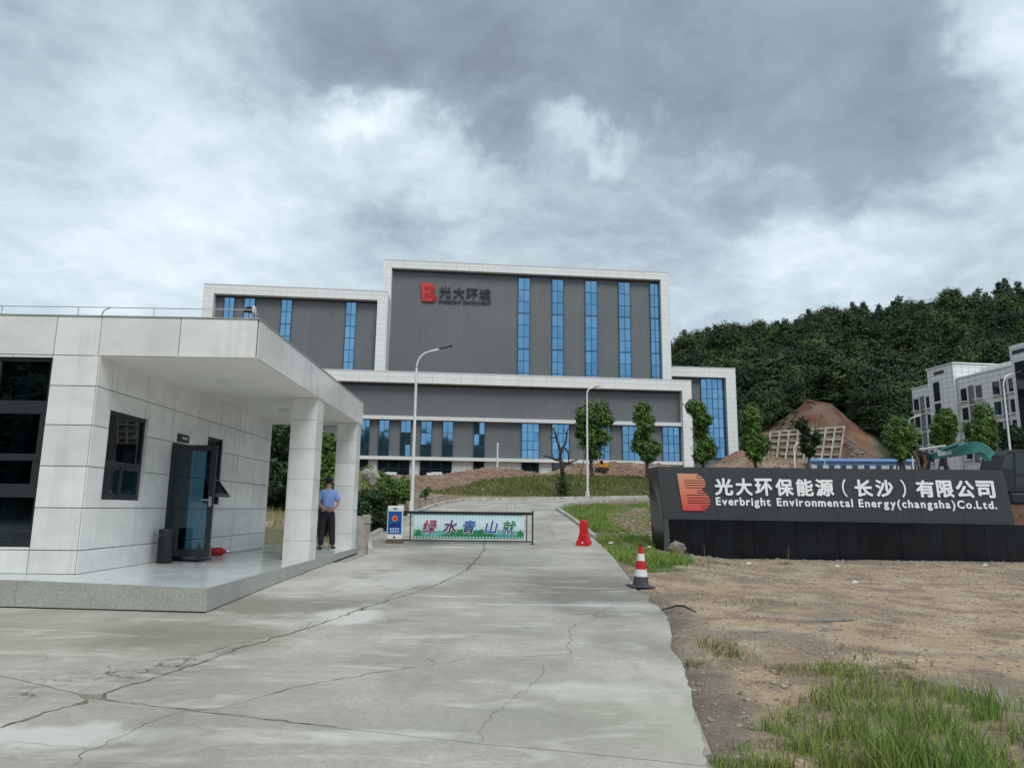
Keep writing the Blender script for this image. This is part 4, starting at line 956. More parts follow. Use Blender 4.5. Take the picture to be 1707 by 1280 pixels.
# corner strip at the left
quadplate(np.array([BLx - .06, 25.0, -.2]), np.array([BLx + .16, 25.0, -.2]), ML + (.16, .0, -.004), ML + (0, 0, -.004), .06, 'corner_strip', 'cone_grey', (0, -1, 0))
nb = 17
for i in range(nb):
    x0 = BLx + .165 + (BRx - BLx - .165) * i / nb; x1 = BLx + .165 + (BRx - BLx - .165) * (i + 1) / nb; z1 = lerp(ML[2], MR[2], i / nb) - .012
    lx = .14 * (i == nb - 1)
    A = [(x0 + .006, 25.10, -.25), (x1 - .006, 25.10, -.25), (x1 - .006 - lx * .3, 25.10, z1), (x0 + .006, 25.10, z1)]
    ob('base_slab', MB().prism(A, [(x, y + .03, z) for x, y, z in A]), 'black_granite', sg, SO)
tl_ang = -atan2(ST - SB, SH)
def put_text(o, px, py, ext=.0):
    P = sp(px, py); o.location = tuple(P - np.array(SO) + sn_n * ext); o.rotation_euler = (tl_ang, 0, 0)
chs = [('光', 345, 425), ('大', 437, 510), ('环', 522, 598), ('保', 612, 690), ('能', 703, 778), ('源', 788, 868), ('（', 905, 925), ('长', 960, 1038), ('沙', 1052, 1130), ('）', 1165, 1185), ('有', 1230, 1310), ('限', 1320, 1395), ('公', 1405, 1485), ('司', 1495, 1575)]
for ch, xa, xb in chs:
    size = .66; me, a, b, c_, d = text_mesh(ch, size, .021 if ch not in '（）' else .006, .018); me.materials.append(M['letter_white'])
    zc_ = (188 + (200 - 188) * (xa - 345) / 1230); P0_ = sp(1060 + .379 * xa, 740 + .379 * zc_); P1_ = sp(1060 + .379 * xb, 740 + .379 * zc_); k = (P1_[0] - P0_[0]) / (b - a)
    o = link('character', me, sg); kz = .60 / (d - c_) if ch not in '（）' else .62 / (d - c_)
    R_ = Euler((tl_ang, 0, 0)).to_matrix(); lo_ = Vector((a * k, 0, (c_ + d) / 2 * kz)); o.scale = (k, 1, kz); o.rotation_euler = (tl_ang, 0, 0)
    o.location = Vector(tuple(P0_ - np.array(SO) + sn_n * .02)) - R_ @ lo_
for word, xa, xb in (('Everbright', 352, 593), ('Environmental', 620, 955), ('Energy(changsha)', 980, 1405), ('Co.Ltd.', 1414, 1588)):
    ms = [text_mesh(ch, .375, .011, .012) for ch in word]; P0_ = sp(1060 + .379 * xa, 740 + .379 * (268 + 17 * (xa - 352) / 1236)); P1_ = sp(1060 + .379 * xb, 740 + .379 * (268 + 17 * (xb - 352) / 1236))
    tot = sum(q[2] - q[1] for q in ms); gap = (P1_[0] - P0_[0] - tot) / (len(word) - 1); x = 0
    for me, a, b, c_, d in ms:
        me.materials.append(M['letter_white']); o = link('letter', me, sg); P = lerp(P0_, P1_, x / (P1_[0] - P0_[0])); o.location = tuple(P - np.array(SO) + sn_n * .014 - np.array([a, 0, 0])); o.rotation_euler = (tl_ang, 0, 0); x += (b - a) + gap
P0_ = sp(1137.5, 851); lg = ob0('logo', logo_b(1.11, 1.28, .035), 'logo_paint', sg); lg.location = tuple(sp(1131.5, 851) - np.array(SO) + sn_n * .002); lg.rotation_euler = (tl_ang, 0, 0)

# ------------------------------------------------------------------ dormitory block on the right
th = radians(7.2); K = 1.35
DO = np.array([53 * K, 96 * K, 0.])
dm = thing('dormitory_building', 'pale tiled dormitory with a stair tower and dark window bays', 'building', (DO[0], DO[1], 5.0), th)
# local axes: y runs away along the facade, x into the block; facade faces -x
def dz(z): return (1.5 + (z - 1.5) * K) - 5.0
def db(name, x0, x1, s0, s1, z0, z1, mat, par=dm): return ob(name, MB().box(x0, x1, s0 * K, s1 * K, dz(z0), dz(z1)), mat, par)
db('wall', 0, 14, -18.4, -9.6, 2, 17.75, 'dorm_tile'); db('wall', 0.0, 14, -4.95, -1.4, 2, 17.85, 'dorm_tile')
db('stair_tower', -.45, 9, -9.55, -5.0, 2, 19.75, 'dorm_tile'); db('parapet', -.1, 14.1, -18.35, -9.62, 17.8, 18.0, 'white_paint'); db('parapet', -.1, 14.1, -4.9, -1.35, 17.9, 18.05, 'white_paint')
db('roof_room', 4, 12, -15, -10, 18.0, 19.2, 'dorm_tile'); db('end_tower', -.8, 14, -30, -18.5, 2, 19.9, 'dorm_tile'); db('coping', -.6, 9.2, -9.7, -4.9, 19.8, 19.95, 'white_paint')
db('louvre', -.5, -.46, -8.0, -6.2, 18.9, 19.3, 'dark_trim'); db('louvre', -.9, -.81, -20.5, -18.9, 18.9, 19.3, 'dark_trim')
def dwin(s0, s1, z0, z1, x=0.0, nc=2, tr=.62):
    A0, A1, B0, B1 = s0 * K, s1 * K, dz(z0), dz(z1); mb = MB(); b = .07
    for r in ((A0, A0 + b, B0, B1), (A1 - b, A1, B0, B1), (A0 + b, A1 - b, B0, B0 + b), (A0 + b, A1 - b, B1 - b, B1)): mb.box(x - .06, x + .05, *r)
    for i in range(1, nc): q = A0 + (A1 - A0) * i / nc; mb.box(x - .05, x + .05, q - .04, q + .04, B0 + b, B1 - b)
    q = B0 + (B1 - B0) * tr; mb.box(x - .055, x + .05, A0 + b, A1 - b, q - .04, q + .04)
    w = ob('window', mb, 'frame_dark', dm); ob('pane', MB().box(x - .02, x - .012, A0 + b, A1 - b, B0 + b, B1 - b), 'dark_glass', w, tuple(w.location))
    ob('sill', MB().box(x - .62, x - .002, A0 - .15, A1 + .15, B0 - .22, B0 - .06), 'white_paint', w, tuple(w.location))
for fl in range(4):
    dz_ = -2.3 * fl
    for s0, s1 in ((-2.55, -1.65), (-4.9, -4.0), (-11.0, -10.1), (-13.35, -12.5), (-15.95, -15.0), (-18.3, -17.3)): dwin(s0, s1, 15.0 + dz_, 16.5 + dz_)
    for s0, s1 in ((-3.6, -2.85), (-12.15, -11.3), (-16.95, -16.2)): db('panel', -.07, -.002, s0, s1, 14.45 + dz_, 16.8 + dz_ - .1, 'grey_panel'); db('panel_trim', -.09, -.002, s0 - .08, s1 + .08, 14.33 + dz_, 14.45 + dz_, 'white_paint')
for z0 in (15.6, 12.9, 10.2, 7.5):
    w = db('window', -.52, -.46, -7.0, -5.95, z0, z0 + 2.4, 'frame_dark'); 
    for i in range(2):
        for j in range(2): ob('pane', MB().box(-.55, -.521, (-7.0 + .04 + i * .53) * K, (-7.0 + .49 + i * .53) * K, dz(z0 + .06 + j * 1.18), dz(z0 + 1.12 + j * 1.18)), 'dark_glass', w, tuple(w.location))
w = db('window', -.86, -.81, -20.3, -19.0, 8, 18.0, 'frame_dark'); ob('pane', MB().box(-.89, -.861, -20.2 * K, -19.1 * K, dz(8.1), dz(17.9)), 'dark_glass', w, tuple(w.location))
ob('drain_pipe', MB().tube([(-.08, -9.9 * K, dz(3)), (-.08, -9.9 * K, dz(17.5))], .07, 6), 'white_paint', dm)

# ------------------------------------------------------------------ retaining lattice on the cut slope
LB, LT = 139.0, 144.5; 
lp_n = np.array([0, -(17.8 - 12.0), (LT - LB)]); lp_n = lp_n / np.linalg.norm(lp_n)
def lp(x, y): return at_plane(x, y, (0, LB, 12.0), lp_n)
c00, c10, c11, c01 = lp(1283, 768), lp(1398, 772), lp(1407, 713.5), lp(1284, 722)
lt = thing('retaining_lattice', 'pale concrete lattice holding the cut slope below the red soil', 'retaining wall', tuple(c00), 0)
def lpt(u_, v_): return lerp(lerp(c00, c10, u_), lerp(c01, c11, u_), v_) + lp_n * .35 - c00
mb = MB(); A = [lpt(0, 0) - lp_n * .5, lpt(1, 0) - lp_n * .5, lpt(1, 1) - lp_n * .5, lpt(0, 1) - lp_n * .5]; mb.prism([tuple(q) for q in A], [tuple(q - lp_n * 1.2) for q in A]); ob('slope_face', mb, 'slope_fill', lt)
NU, NV = 8, 5
for i in range(NU + 1): ob('rib', MB().beam(lpt(i / NU - .035 * (1 - i / NU), 0), lpt(i / NU, 1), .30, .45), 'lattice', lt)
for j in range(NV + 1):
    for i in range(NU): ob('cross_beam', MB().beam(lpt((i + .045) / NU, [0, .2, .42, .64, .86, 1][j]), lpt((i + .955) / NU, [0, .2, .42, .64, .86, 1][j]), .28, .4), 'lattice', lt)

# ------------------------------------------------------------------ blue roofed site hut
P = at_y(1353, 780, 95); hx = P[0]
ht = thing('site_hut', 'long low site hut with blue roof behind the sign wall', 'hut', (hx, 95, 6.15), radians(-3))
ob0('wall', MB().box(0, 13.5, 0, 3, 0, 2.1), 'pale_wall', ht); ob0('roof', MB().prism([(-.3, -.4, 2.12), (13.8, -.4, 2.12), (13.8, 1.5, 2.55), (-.3, 1.5, 2.55)], [(-.3, -.4, 2.2), (13.8, -.4, 2.2), (13.8, 1.5, 2.63), (-.3, 1.5, 2.63)]), 'blue_sheet', ht)
ob0('eaves_band', MB().box(-.2, 13.7, -.1, -.02, 1.75, 2.1), 'blue_sheet', ht)
for k in range(9):
    x = .7 + k * 1.5; f_ = ob('window' if k % 3 else 'door', MB().box(x, x + .75, -.05, -.01, (.9 if k % 3 else .1), 1.7), 'blue_sheet', ht); ob('pane', MB().box(x + .08, x + .67, -.07, -.051, (.98 if k % 3 else .9), 1.62), 'dark_glass', f_, tuple(f_.location))
for k in range(5): ob('post', MB().box(.1 + k * 3.2, .25 + k * 3.2, -.09, -.03, 0, 1.74), 'white_paint', ht)

# ------------------------------------------------------------------ foliage helpers
def leaf_cloud(blobs, size, n, rng, asp=.55, shell=.55, up=.35, lump=.22, nb=1.1, nj=.6):
    """blobs: (centre, (rx, ry, rz)); returns quads spread through the crown volume"""
    vol = np.array([b[1][0] * b[1][1] * b[1][2] for b in blobs]) ** .7; cnt = (vol / vol.sum() * n).astype(int); Vs = []
    for (c, r), k in zip(blobs, cnt):
        d = rng.normal(size=(k, 3)); d /= np.linalg.norm(d, axis=1)[:, None]; rad = (rng.random(k) * (1 - shell) + shell) ** .6
        ph = rng.random(3) * 9
        rad = rad * (1 + lump * np.sin(d[:, 0] * 5 + ph[0]) * np.cos(d[:, 1] * 4 + ph[1]) + lump * .8 * np.sin(d[:, 2] * 7 + d[:, 0] * 4 + ph[2]) + rng.normal(size=k) * .05)
        P = np.array(c) + d * rad[:, None] * np.array(r)
        nrm = d * nb + rng.normal(size=(k, 3)) * nj; nrm[:, 2] += up; nrm /= np.linalg.norm(nrm, axis=1)[:, None]
        t = np.cross(nrm, rng.normal(size=(k, 3))); t /= np.linalg.norm(t, axis=1)[:, None]; b = np.cross(nrm, t)
        s = size * (.6 + .8 * rng.random(k))[:, None]
        Vs.append(np.stack([P - t * s * .5, P + b * s * asp * .5, P + t * s * .5, P - b * s * asp * .5], 1))
    V = np.concatenate(Vs).reshape(-1, 3); return V, np.arange(len(V)).reshape(-1, 4)
def foliage(name, blobs, size, n, mat, par, seed, **k):
    V, F = leaf_cloud(blobs, size, n, np.random.default_rng(seed), **k); return link(name, big_mesh(name, V, F, mat), par)

# ------------------------------------------------------------------ pruned street trees
TREES = [
    # label, trunk px, depth, base py, blobs (px, py, r), leaf size, mat
    ('wide rounded street tree beside the right hand lamp post', 988, 73, 803, [(990, 694, 27), (972, 706, 15), (1011, 700, 15), (985, 730, 22), (1004, 728, 16), (990, 752, 16), (966, 722, 10), (1003, 681, 13), (970, 691, 12)], (985, 757), .26, 0),
    ('slim street tree with a low branch on its right, left of the sign', 1078, 70, 806, [(1072, 684, 15), (1069, 697, 14), (1077, 698, 14), (1076, 713, 15), (1070, 728, 15), (1065, 741, 14), (1091, 747, 13), (1078, 748, 17), (1080, 761, 13)], (1078, 768), .25, 0),
    ('twisted slim street tree in front of the white frame corner', 1171, 69, 800, [(1155, 678, 14), (1163, 682, 15), (1168, 696, 14), (1175, 700, 13), (1167, 712, 13), (1170, 726, 14), (1176, 741, 15), (1174, 754, 17), (1183, 752, 13), (1166, 762, 12)], (1172, 771), .25, 0),
    ('slim street tree right of the building beside the dirt heap', 1258, 66, 800, [(1252, 686, 13), (1247, 694, 13), (1258, 697, 13), (1252, 709, 15), (1253, 722, 15), (1257, 736, 17), (1272, 742, 14), (1247, 741, 13), (1260, 756, 15)], (1257, 766), .25, 0),
    ('thin dark street tree with bare top twigs before the lattice', 1347, 66, 800, [(1337, 706, 9), (1331, 710, 6), (1341, 717, 8), (1344, 731, 10), (1362, 727, 7), (1358, 736, 8), (1346, 744, 11), (1350, 754, 8)], (1349, 762), .22, 1),
    ('broad round street tree with two stakes over the site hut', 1502, 60, 800, [(1498, 709, 17), (1488, 721, 16), (1508, 720, 18), (1524, 733, 14), (1497, 737, 20), (1513, 745, 17), (1484, 735, 12), (1502, 755, 14)], (1501, 763), .23, 0),
    ('upright oval street tree in front of the stair tower', 1573, 62, 800, [(1578, 690, 11), (1571, 698, 14), (1583, 703, 14), (1568, 714, 17), (1583, 719, 14), (1573, 731, 18), (1563, 729, 12)], (1574, 745), .22, 0),
    ('tall dense street tree behind the green digger arm', 1640, 59, 800, [(1636, 684, 14), (1645, 690, 13), (1642, 704, 17), (1620, 714, 13), (1632, 715, 17), (1650, 722, 14), (1636, 731, 18), (1650, 740, 15), (1624, 731, 13)], (1640, 752), .22, 0),
    ('low dark street tree at the right edge above the digger cab', 1692, 57, 800, [(1688, 723, 13), (1680, 728, 12), (1700, 728, 14), (1693, 740, 14), (1708, 738, 14), (1722, 734, 15)], (1694, 752), .22, 1)]
for i, (label, px, Y, bpy_, blobs, ttop, ls, dk) in enumerate(TREES):
    b = at_y(px, 790, Y); bz = float(g(b[0], Y)); T = thing('street_tree', label, 'tree', (b[0], Y, bz), 0, 'pruned street trees on the bank')
    o = np.array([b[0], Y, bz]); B = []; r_ = np.random.default_rng(i)
    for x, y, rp in blobs:
        k = Y / FOC; q = at_y(x, y, Y + r_.normal() * .25) - o; B.append((q, (rp * k, rp * k * .9, rp * k)))
    tt = at_y(ttop[0], ttop[1], Y) - o
    mid = tt * .5 + np.array([r_.normal() * .06, 0, 0]); base_r = .19 if dk == 0 else .13
    mb = MB().tube([(0, 0, -.2), (0, 0, .1), tuple(mid), tuple(tt)], [base_r * 1.25, base_r, base_r * .85, base_r * .8], 8)
    ob0('trunk', mb, 'bark', T, smooth=True)
    for q, rr in B:
        mb = MB(); m_ = (tt + q) / 2 + np.array([r_.normal() * .1, r_.normal() * .1, -.1]); mb.tube([tuple(tt - (0, 0, .25)), tuple(m_), tuple(q + (0, 0, rr[2] * .3))], [base_r * .5, base_r * .33, .02], 6); ob0('limb', mb, 'bark', T)
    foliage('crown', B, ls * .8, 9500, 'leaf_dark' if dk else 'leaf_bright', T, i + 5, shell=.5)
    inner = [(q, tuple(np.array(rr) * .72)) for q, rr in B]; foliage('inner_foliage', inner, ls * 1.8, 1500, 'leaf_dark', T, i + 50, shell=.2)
    if dk and i == 4:
        mb = MB()
        for x, y in ((1358, 700), (1366, 702), (1361, 712)): mb.tube([tuple(at_y(1360, 728, Y) - o), tuple(at_y(x, y, Y) - o)], [.06, .02], 5)
        ob0('bare_twig', mb, 'dead_bark', T)
    if i in (5, 6, 0):
        for sx in ((-1.1, 1.1) if i else (-1.4,)):
            ob0('stake', MB().beam((sx, -.3, 0), (sx * .12, 0, 3.0 if i else 4.2), .09, .09), 'wood_stake', T)

# the dead tree on the bank
Y = 58.3; P = at_y(939, 829, Y); DT = thing('dead_tree', 'bare dead tree with lopped branches on the grass bank', 'tree', (P[0], Y, float(g(P[0], Y))), 0); o = np.array([P[0], Y, float(g(P[0], Y))])
def z6(x, y): return (860 + x * .21875, 640 + y * .21875)
def dpt(x, y, dy=0): return tuple(at_y(*z6(x, y), Y + dy) - o)
ob0('trunk', MB().tube([dpt(358, 880), dpt(358, 760), dpt(352, 680), dpt(352, 610), dpt(340, 575)], [.21, .17, .155, .19, .16], 9), 'dead_bark', DT, smooth=True)
for pts, r0 in (([(340, 580), (300, 575), (255, 555), (208, 546)], .13), ([(345, 600), (390, 605), (430, 590), (472, 578)], .13), ([(338, 575), (338, 510), (318, 440), (300, 380), (288, 345), (254, 320)], .13), ([(338, 540), (352, 490), (375, 460), (386, 400), (390, 365), (403, 332)], .12),
                ([(310, 408), (280, 408), (240, 398)], .06), ([(305, 400), (318, 385), (326, 365)], .05), ([(388, 385), (372, 365), (364, 336)], .05), ([(372, 485), (398, 520), (402, 560), (400, 598)], .09), ([(290, 350), (296, 330), (300, 322)], .04), ([(290, 570), (280, 540), (300, 520)], .04)):
    n = len(pts); ob0('branch', MB().tube([dpt(x, y, random.uniform(-.5, .5) * k / n) for k, (x, y) in enumerate(pts)], [r0 * (1 - .65 * k / (n - 1)) for k in range(n)], 7), 'dead_bark', DT, smooth=True)
sc_ = np.array([P[0] - .1, Y - .1, float(g(P[0], Y))])
foliage('ivy', [((-.1, -.1, .5), (.55, .45, .9)), ((0, -.1, 1.2), (.25, .25, .8))], .16, 900, 'leaf_dark', DT, 3)

# ------------------------------------------------------------------ shrubs on the left bank
def shrub(label, Y, blobs, size, n, mat, seed, name='shrub', cat='shrub', grp='shrubs on the left bank'):
    x0 = np.mean([q[0] for q in blobs]); P = at_y(x0, 860, Y); z = float(g(P[0], Y)); o = np.array([P[0], Y, z]); T = thing(name, label, cat, tuple(o), 0, grp); B = []; r_ = np.random.default_rng(seed)
    for x, y, rp in blobs: B.append((at_y(x, y, Y + r_.normal() * .3) - o, (rp * Y / FOC,) * 3))
    foliage('foliage', B, size, n, mat, T, seed)
    mb = MB()
    for q, rr in B: mb.tube([(r_.normal() * .1, r_.normal() * .1, -.2), tuple(q * .5 + r_.normal(size=3) * .1), tuple(q)], [.07, .045, .015], 5)
    ob0('stems', mb, 'bark', T)
shrub('dark leafy shrub beside the far end of the gatehouse wall', 29, [(612, 835, 20), (622, 858, 24), (608, 870, 22), (636, 848, 18), (630, 830, 14), (640, 868, 16), (598, 850, 18)], .13, 7000, 'leaf_dark', 21)
shrub('olive shrub on the slope left of the lamp post', 38, [(655, 812, 18), (668, 822, 16), (645, 820, 18), (672, 806, 12), (660, 835, 16), (640, 806, 12)], .15, 4500, 'leaf_bright', 22)
shrub('small pale weedy shrub at the top of the left slope', 44, [(634, 790, 8), (640, 798, 9), (613, 782, 8), (676, 812, 10), (680, 828, 10)], .13, 1600, 'leaf_bright', 23)
shrub('low leafy shrub below the dirt heap by the concrete posts', 46, [(708, 822, 7), (714, 817, 6), (700, 826, 6)], .11, 900, 'leaf_bright', 24)
# trees beyond the gatehouse
def btree(label, Y, blobs, size, n, mat, seed): 
    x0 = np.mean([q[0] for q in blobs]); P = at_y(x0, 880, Y); z = float(g(P[0], Y)); o = np.array([P[0], Y, z]); T = thing('tree', label, 'tree', tuple(o), 0, 'trees behind the gatehouse'); B = []; r_ = np.random.default_rng(seed)
    for x, y, rp in blobs: B.append((at_y(x, y, Y + r_.normal() * .6) - o, (rp * Y / FOC,) * 3))
    top = np.mean([b[0] for b in B], 0); ob0('trunk', MB().tube([(0, 0, -.3), tuple(top * .5), tuple(top)], [.22, .15, .06], 7), 'bark', T)
    foliage('crown', B, size, n, mat, T, seed)
btree('dark tree filling the gap between gatehouse wall and front column', 30, [(470, 730, 30), (455, 760, 32), (490, 760, 35), (470, 800, 34), (500, 735, 26), (440, 735, 30), (450, 830, 34), (490, 830, 30), (465, 860, 24), (440, 870, 20), (500, 865, 22), (415, 780, 34)], .20, 14000, 'leaf_dark', 31)
btree('greener tree seen between the two columns', 33, [(545, 735, 17), (532, 745, 22), (556, 762, 15), (540, 780, 26), (560, 800, 18), (530, 820, 24), (555, 838, 18)], .19, 8000, 'leaf_bright', 32)
btree('dark undergrowth tree behind the standing man', 27, [(520, 850, 26), (545, 850, 20), (565, 855, 14), (535, 875, 16), (515, 880, 18), (560, 830, 16), (575, 865, 14), (585, 845, 16)], .16, 5000, 'leaf_dark', 33)

# ------------------------------------------------------------------ woods: crowns scattered with geometry nodes
crowns = bpy.data.collections.new('crown_kinds')
def crown_mesh(i, kind):
    r_ = np.random.default_rng(100 + i); B = []
    if kind == 'broad':
        for k in range(9): a = r_.random() * 6.28; q = r_.random() ** .5 * 2.7; B.append(((q * cos(a), q * sin(a), 6 + r_.random() * 3.6), (1.5 + r_.random() * .9,) * 3))
        B.append(((0, 0, 8.2), (2.8, 2.8, 2.2))); B.append(((0, 0, 5.5), (3.2, 3.2, 2.5)))
    else:   # layered conifer
        for k in range(8):
            z = 3 + k * 1.25; rr = 3.0 * (1 - k / 9.5); B.append(((r_.normal() * .3, r_.normal() * .3, z), (rr, rr, .75)))
    V, F = leaf_cloud(B, .44, 4600, r_, asp=.7, shell=.6, lump=.3, nb=1.6, nj=.5, up=.6)
    o = bpy.data.objects.new('crown_kind', big_mesh('crown_kind', V, F, 'leaf_wood_light' if i in (1, 4) else 'leaf_wood')); crowns.objects.link(o)
for i, k in enumerate(('broad', 'broad', 'broad', 'conifer', 'broad', 'conifer')): crown_mesh(i, k)
def woods(name, pts, scl, label):
    me = bpy.data.meshes.new(name); me.from_pydata([tuple(p) for p in pts], [], []); at = me.attributes.new('size', 'FLOAT', 'POINT'); at.data.foreach_set('value', np.array(scl, np.float32)); o = link(name, me)
    ng = bpy.data.node_groups.new(name, 'GeometryNodeTree'); ng.interface.new_socket('Geometry', in_out='INPUT', socket_type='NodeSocketGeometry'); ng.interface.new_socket('Geometry', in_out='OUTPUT', socket_type='NodeSocketGeometry')
    N = ng.nodes.new; gi = N('NodeGroupInput'); go = N('NodeGroupOutput'); ip = N('GeometryNodeInstanceOnPoints'); ci = N('GeometryNodeCollectionInfo'); ci.inputs[0].default_value = crowns; ci.inputs[1].default_value = True; ci.inputs[2].default_value = True
    rv = N('FunctionNodeRandomValue'); rv.data_type = 'FLOAT_VECTOR'; rv.inputs[0].default_value = (-.08, -.08, 0); rv.inputs[1].default_value = (.08, .08, 6.28)
    na = N('GeometryNodeInputNamedAttribute'); na.data_type = 'FLOAT'; na.inputs[0].default_value = 'size'; Lk = ng.links.new
    ip.inputs['Pick Instance'].default_value = True; Lk(gi.outputs[0], ip.inputs['Points']); Lk(ci.outputs[0], ip.inputs['Instance']); Lk(rv.outputs[0], ip.inputs['Rotation']); Lk(na.outputs[0], ip.inputs['Scale']); Lk(ip.outputs[0], go.inputs[0])
    md = o.modifiers.new('scatter', 'NODES'); md.node_group = ng; return tag(o, label, kind='stuff')
def sheet0(X, Y):
    i = np.clip(np.searchsorted(gx, X) - 1, 0, len(gx) - 2); j = np.clip(np.searchsorted(gy, Y) - 1, 0, len(gy) - 2); fx = (X - gx[i]) / (gx[i + 1] - gx[i]); fy = (Y - gy[j]) / (gy[j + 1] - gy[j])
    return Z[i, j] * (1 - fx) * (1 - fy) + Z[i + 1, j] * fx * (1 - fy) + Z[i, j + 1] * (1 - fx) * fy + Z[i + 1, j + 1] * fx * fy
r_ = np.random.default_rng(77); X = r_.uniform(10, 330, 8600); Yy = r_.uniform(131, 345, 8600)
keep = (X > Yy * .17) & (X < Yy * .98 + 10); sp_ = np.exp(-(((X - Yy * .4256) / 16.5) ** 2 + ((Yy - 158) / 22) ** 2)) + fbm(X * .12, Yy * .12, 4) * .35
keep &= ~((sp_ > .42) & (Yy < 200)); keep &= ~((X < 66) & (Yy < 150)); keep &= ~((X > 66) & (X < 115) & (Yy < 152) & (X - 66 > -5)) | (Yy > 150)
keep |= (X - Yy * .4256 > 15) & (X - Yy * .4256 < 18) & (Yy > 138) & (Yy < 165)
X = X[keep]; Yy = Yy[keep]; sel = r_.random(len(X)) < np.where(Yy > 230, .20, .30); X, Yy = X[sel], Yy[sel]
zz = g(X, Yy) + fbm(X * .06, Yy * .06, 4) * 7 * S(Yy, 128, 170) - 1.6
woods('forest', np.stack([X, Yy, zz], 1), (.85 + .85 * r_.random(len(X)) ** 1.6) * np.where(Yy < 175, .75, 1), 'dense dark green forest covering the hill')
qx = r_.normal(0, 1, 420); oy = r_.uniform(139, 176, 420); ox2 = -5.5 + qx * 3.2; sxx = oy * .4256 + ox2; kq = (ox2 < 1.5) | (r_.random(420) < .12)
woods('scrub', np.stack([sxx, oy, sheet0(sxx, oy) - .9], 1)[kq], r_.uniform(.05, .12, kq.sum()), 'low green scrub coming back over the left side of the red slope')
X = r_.uniform(-150, 90, 900); Yy = r_.uniform(-130, -48, 900); keep = g(X, Yy) > 1.2; X, Yy = X[keep], Yy[keep]
woods('forest', np.stack([X, Yy, g(X, Yy) - .5], 1), r_.uniform(.8, 1.3, len(X)), 'wooded rise across the road, seen mirrored in the glass')

# ------------------------------------------------------------------ lamp posts
def lamp(label, x, y, h, az, arm=1.5, armup=.85, base_r=.09, z=None):
    z = float(g(x, y)) if z is None else z
    T = thing('street_lamp', label, 'street lamp', (x, y, z), az, 'white street lamps')
    ob0('pole', MB().tube([(0, 0, 0), (0, 0, h * .5), (0, 0, h)], [base_r, base_r * .8, base_r * .62], 10).box(-.17, .17, -.17, .17, 0, .03).box(-.1, .1, -.1, .1, .03, .5), 'white_paint', T)
    pts = [(0, 0, h)] + [(arm * (1 - cos(a)) * .62, 0, h + armup * sin(a)) for a in np.linspace(.15, pi / 2 * .86, 7)]
    e = pts[-1]; pts.append((arm, 0, e[2] + (arm - e[0]) * .28)); ob0('arm', MB().tube(pts, base_r * .5, 8), 'white_paint', T, smooth=True)
    q = pts[-1]; ob0('lamp_head', MB().prism([(q[0] - .05, -.09, q[2] - .03), (q[0] - .05, .09, q[2] - .03), (q[0] - .05, .09, q[2] + .05), (q[0] - .05, -.09, q[2] + .05)], [(q[0] + .62, -.13, q[2] + .14), (q[0] + .62, .13, q[2] + .14), (q[0] + .62, .13, q[2] + .19), (q[0] + .62, -.13, q[2] + .19)]), 'cone_grey', T)
    return T
P = at_ground(686, 852.5); lamp('tall white street lamp left of the gate in front of the grey hall', P[0], P[1], 7.1, 0, 1.15, .85)
P = at_ground(980, 829.5); Lr = lamp('white street lamp at the bend, head turned away over the road', P[0], P[1] + .2, 7.8, radians(50), 1.1, .6)
Y = 54; P = at_y(1684, 750, Y); lamp('white street lamp in front of the dormitory windows', P[0], Y, 8.6, radians(15), 1.2, 1.1)
Y = 74; P = at_y(1519, 740, Y); lamp('short white street lamp between dormitory edge and round tree', P[0], Y, 6.2, radians(5), 1.4, .5)
Y = 92; P = at_y(1324, 760, Y); lamp('small white street lamp standing before the slope lattice', P[0], Y, 3.6, radians(5), 1.2, .9, .12)
Y = 93; P = at_y(1375, 770, Y); lamp('low white lamp against the wall of the site hut', P[0], Y, 1.6, radians(175), .9, .5, .08)
Y = 108; P = at_y(829, 780, Y); wp = tag(ob0('pole', MB().cone((P[0], Y, 7), (P[0], Y, at_y(829, 738, Y)[2]), .13, .12, 8), 'white_paint'), 'short thin white pole in front of the blank grey wall', 'pole')

# concrete marker posts along the left kerb
for px, top, bot, Y, l in ((609.5, 858, 895, 23.5, 'weathered concrete post nearest the gatehouse column'), (667.5, 840, 860, 31, 'concrete post peeping out behind the phone shaped screen'), (703, 830, 852, 38, 'concrete post just right of the lamp post, first of the far row'), (714.5, 828, 849, 40.5, 'second concrete post of the far row along the kerb'), (725, 826, 846, 43, 'middle concrete post of the far row along the kerb'), (734, 825, 842, 45.5, 'fourth concrete post of the far row along the kerb'), (740, 824.5, 840, 48, 'farthest concrete post at the end of the kerb')):
    P = at_y(px, bot, Y); zt = at_y(px, top, Y)[2]; z = float(g(P[0], Y)); T = thing('marker_post', l, 'post', (P[0], Y, z), .1, 'concrete posts along the left kerb'); w = .13
    bevel(ob0('post', MB().box(-w, w, -w * .9, w * .9, -.2, zt - z), 'concrete_old', T), .02); ob0('cable_collar', MB().box(-w - .02, w + .02, -w - .01, w + .01, (zt - z) * .72, (zt - z) * .8), 'concrete_old', T)
for k, (px, Y, l) in enumerate(((596, 22.0, 'grey board leaning outward behind the far column, lower one'), (603, 22.6, 'grey board leaning behind the far column, nearer the post'))):
    P = at_y(px, 900, Y); z = float(g(P[0], Y)); tag(ob('board', MB().prism([(P[0], Y, z), (P[0] + .25, Y, z), (P[0] + .25, Y + .04, z), (P[0], Y + .04, z)], [(P[0] - .35, Y + .2, z + .95), (P[0] - .1, Y + .2, z + .95), (P[0] - .1, Y + .24, z + .95), (P[0] - .35, Y + .24, z + .95)]), 'concrete_old'), l, 'board', 'boards behind the column')
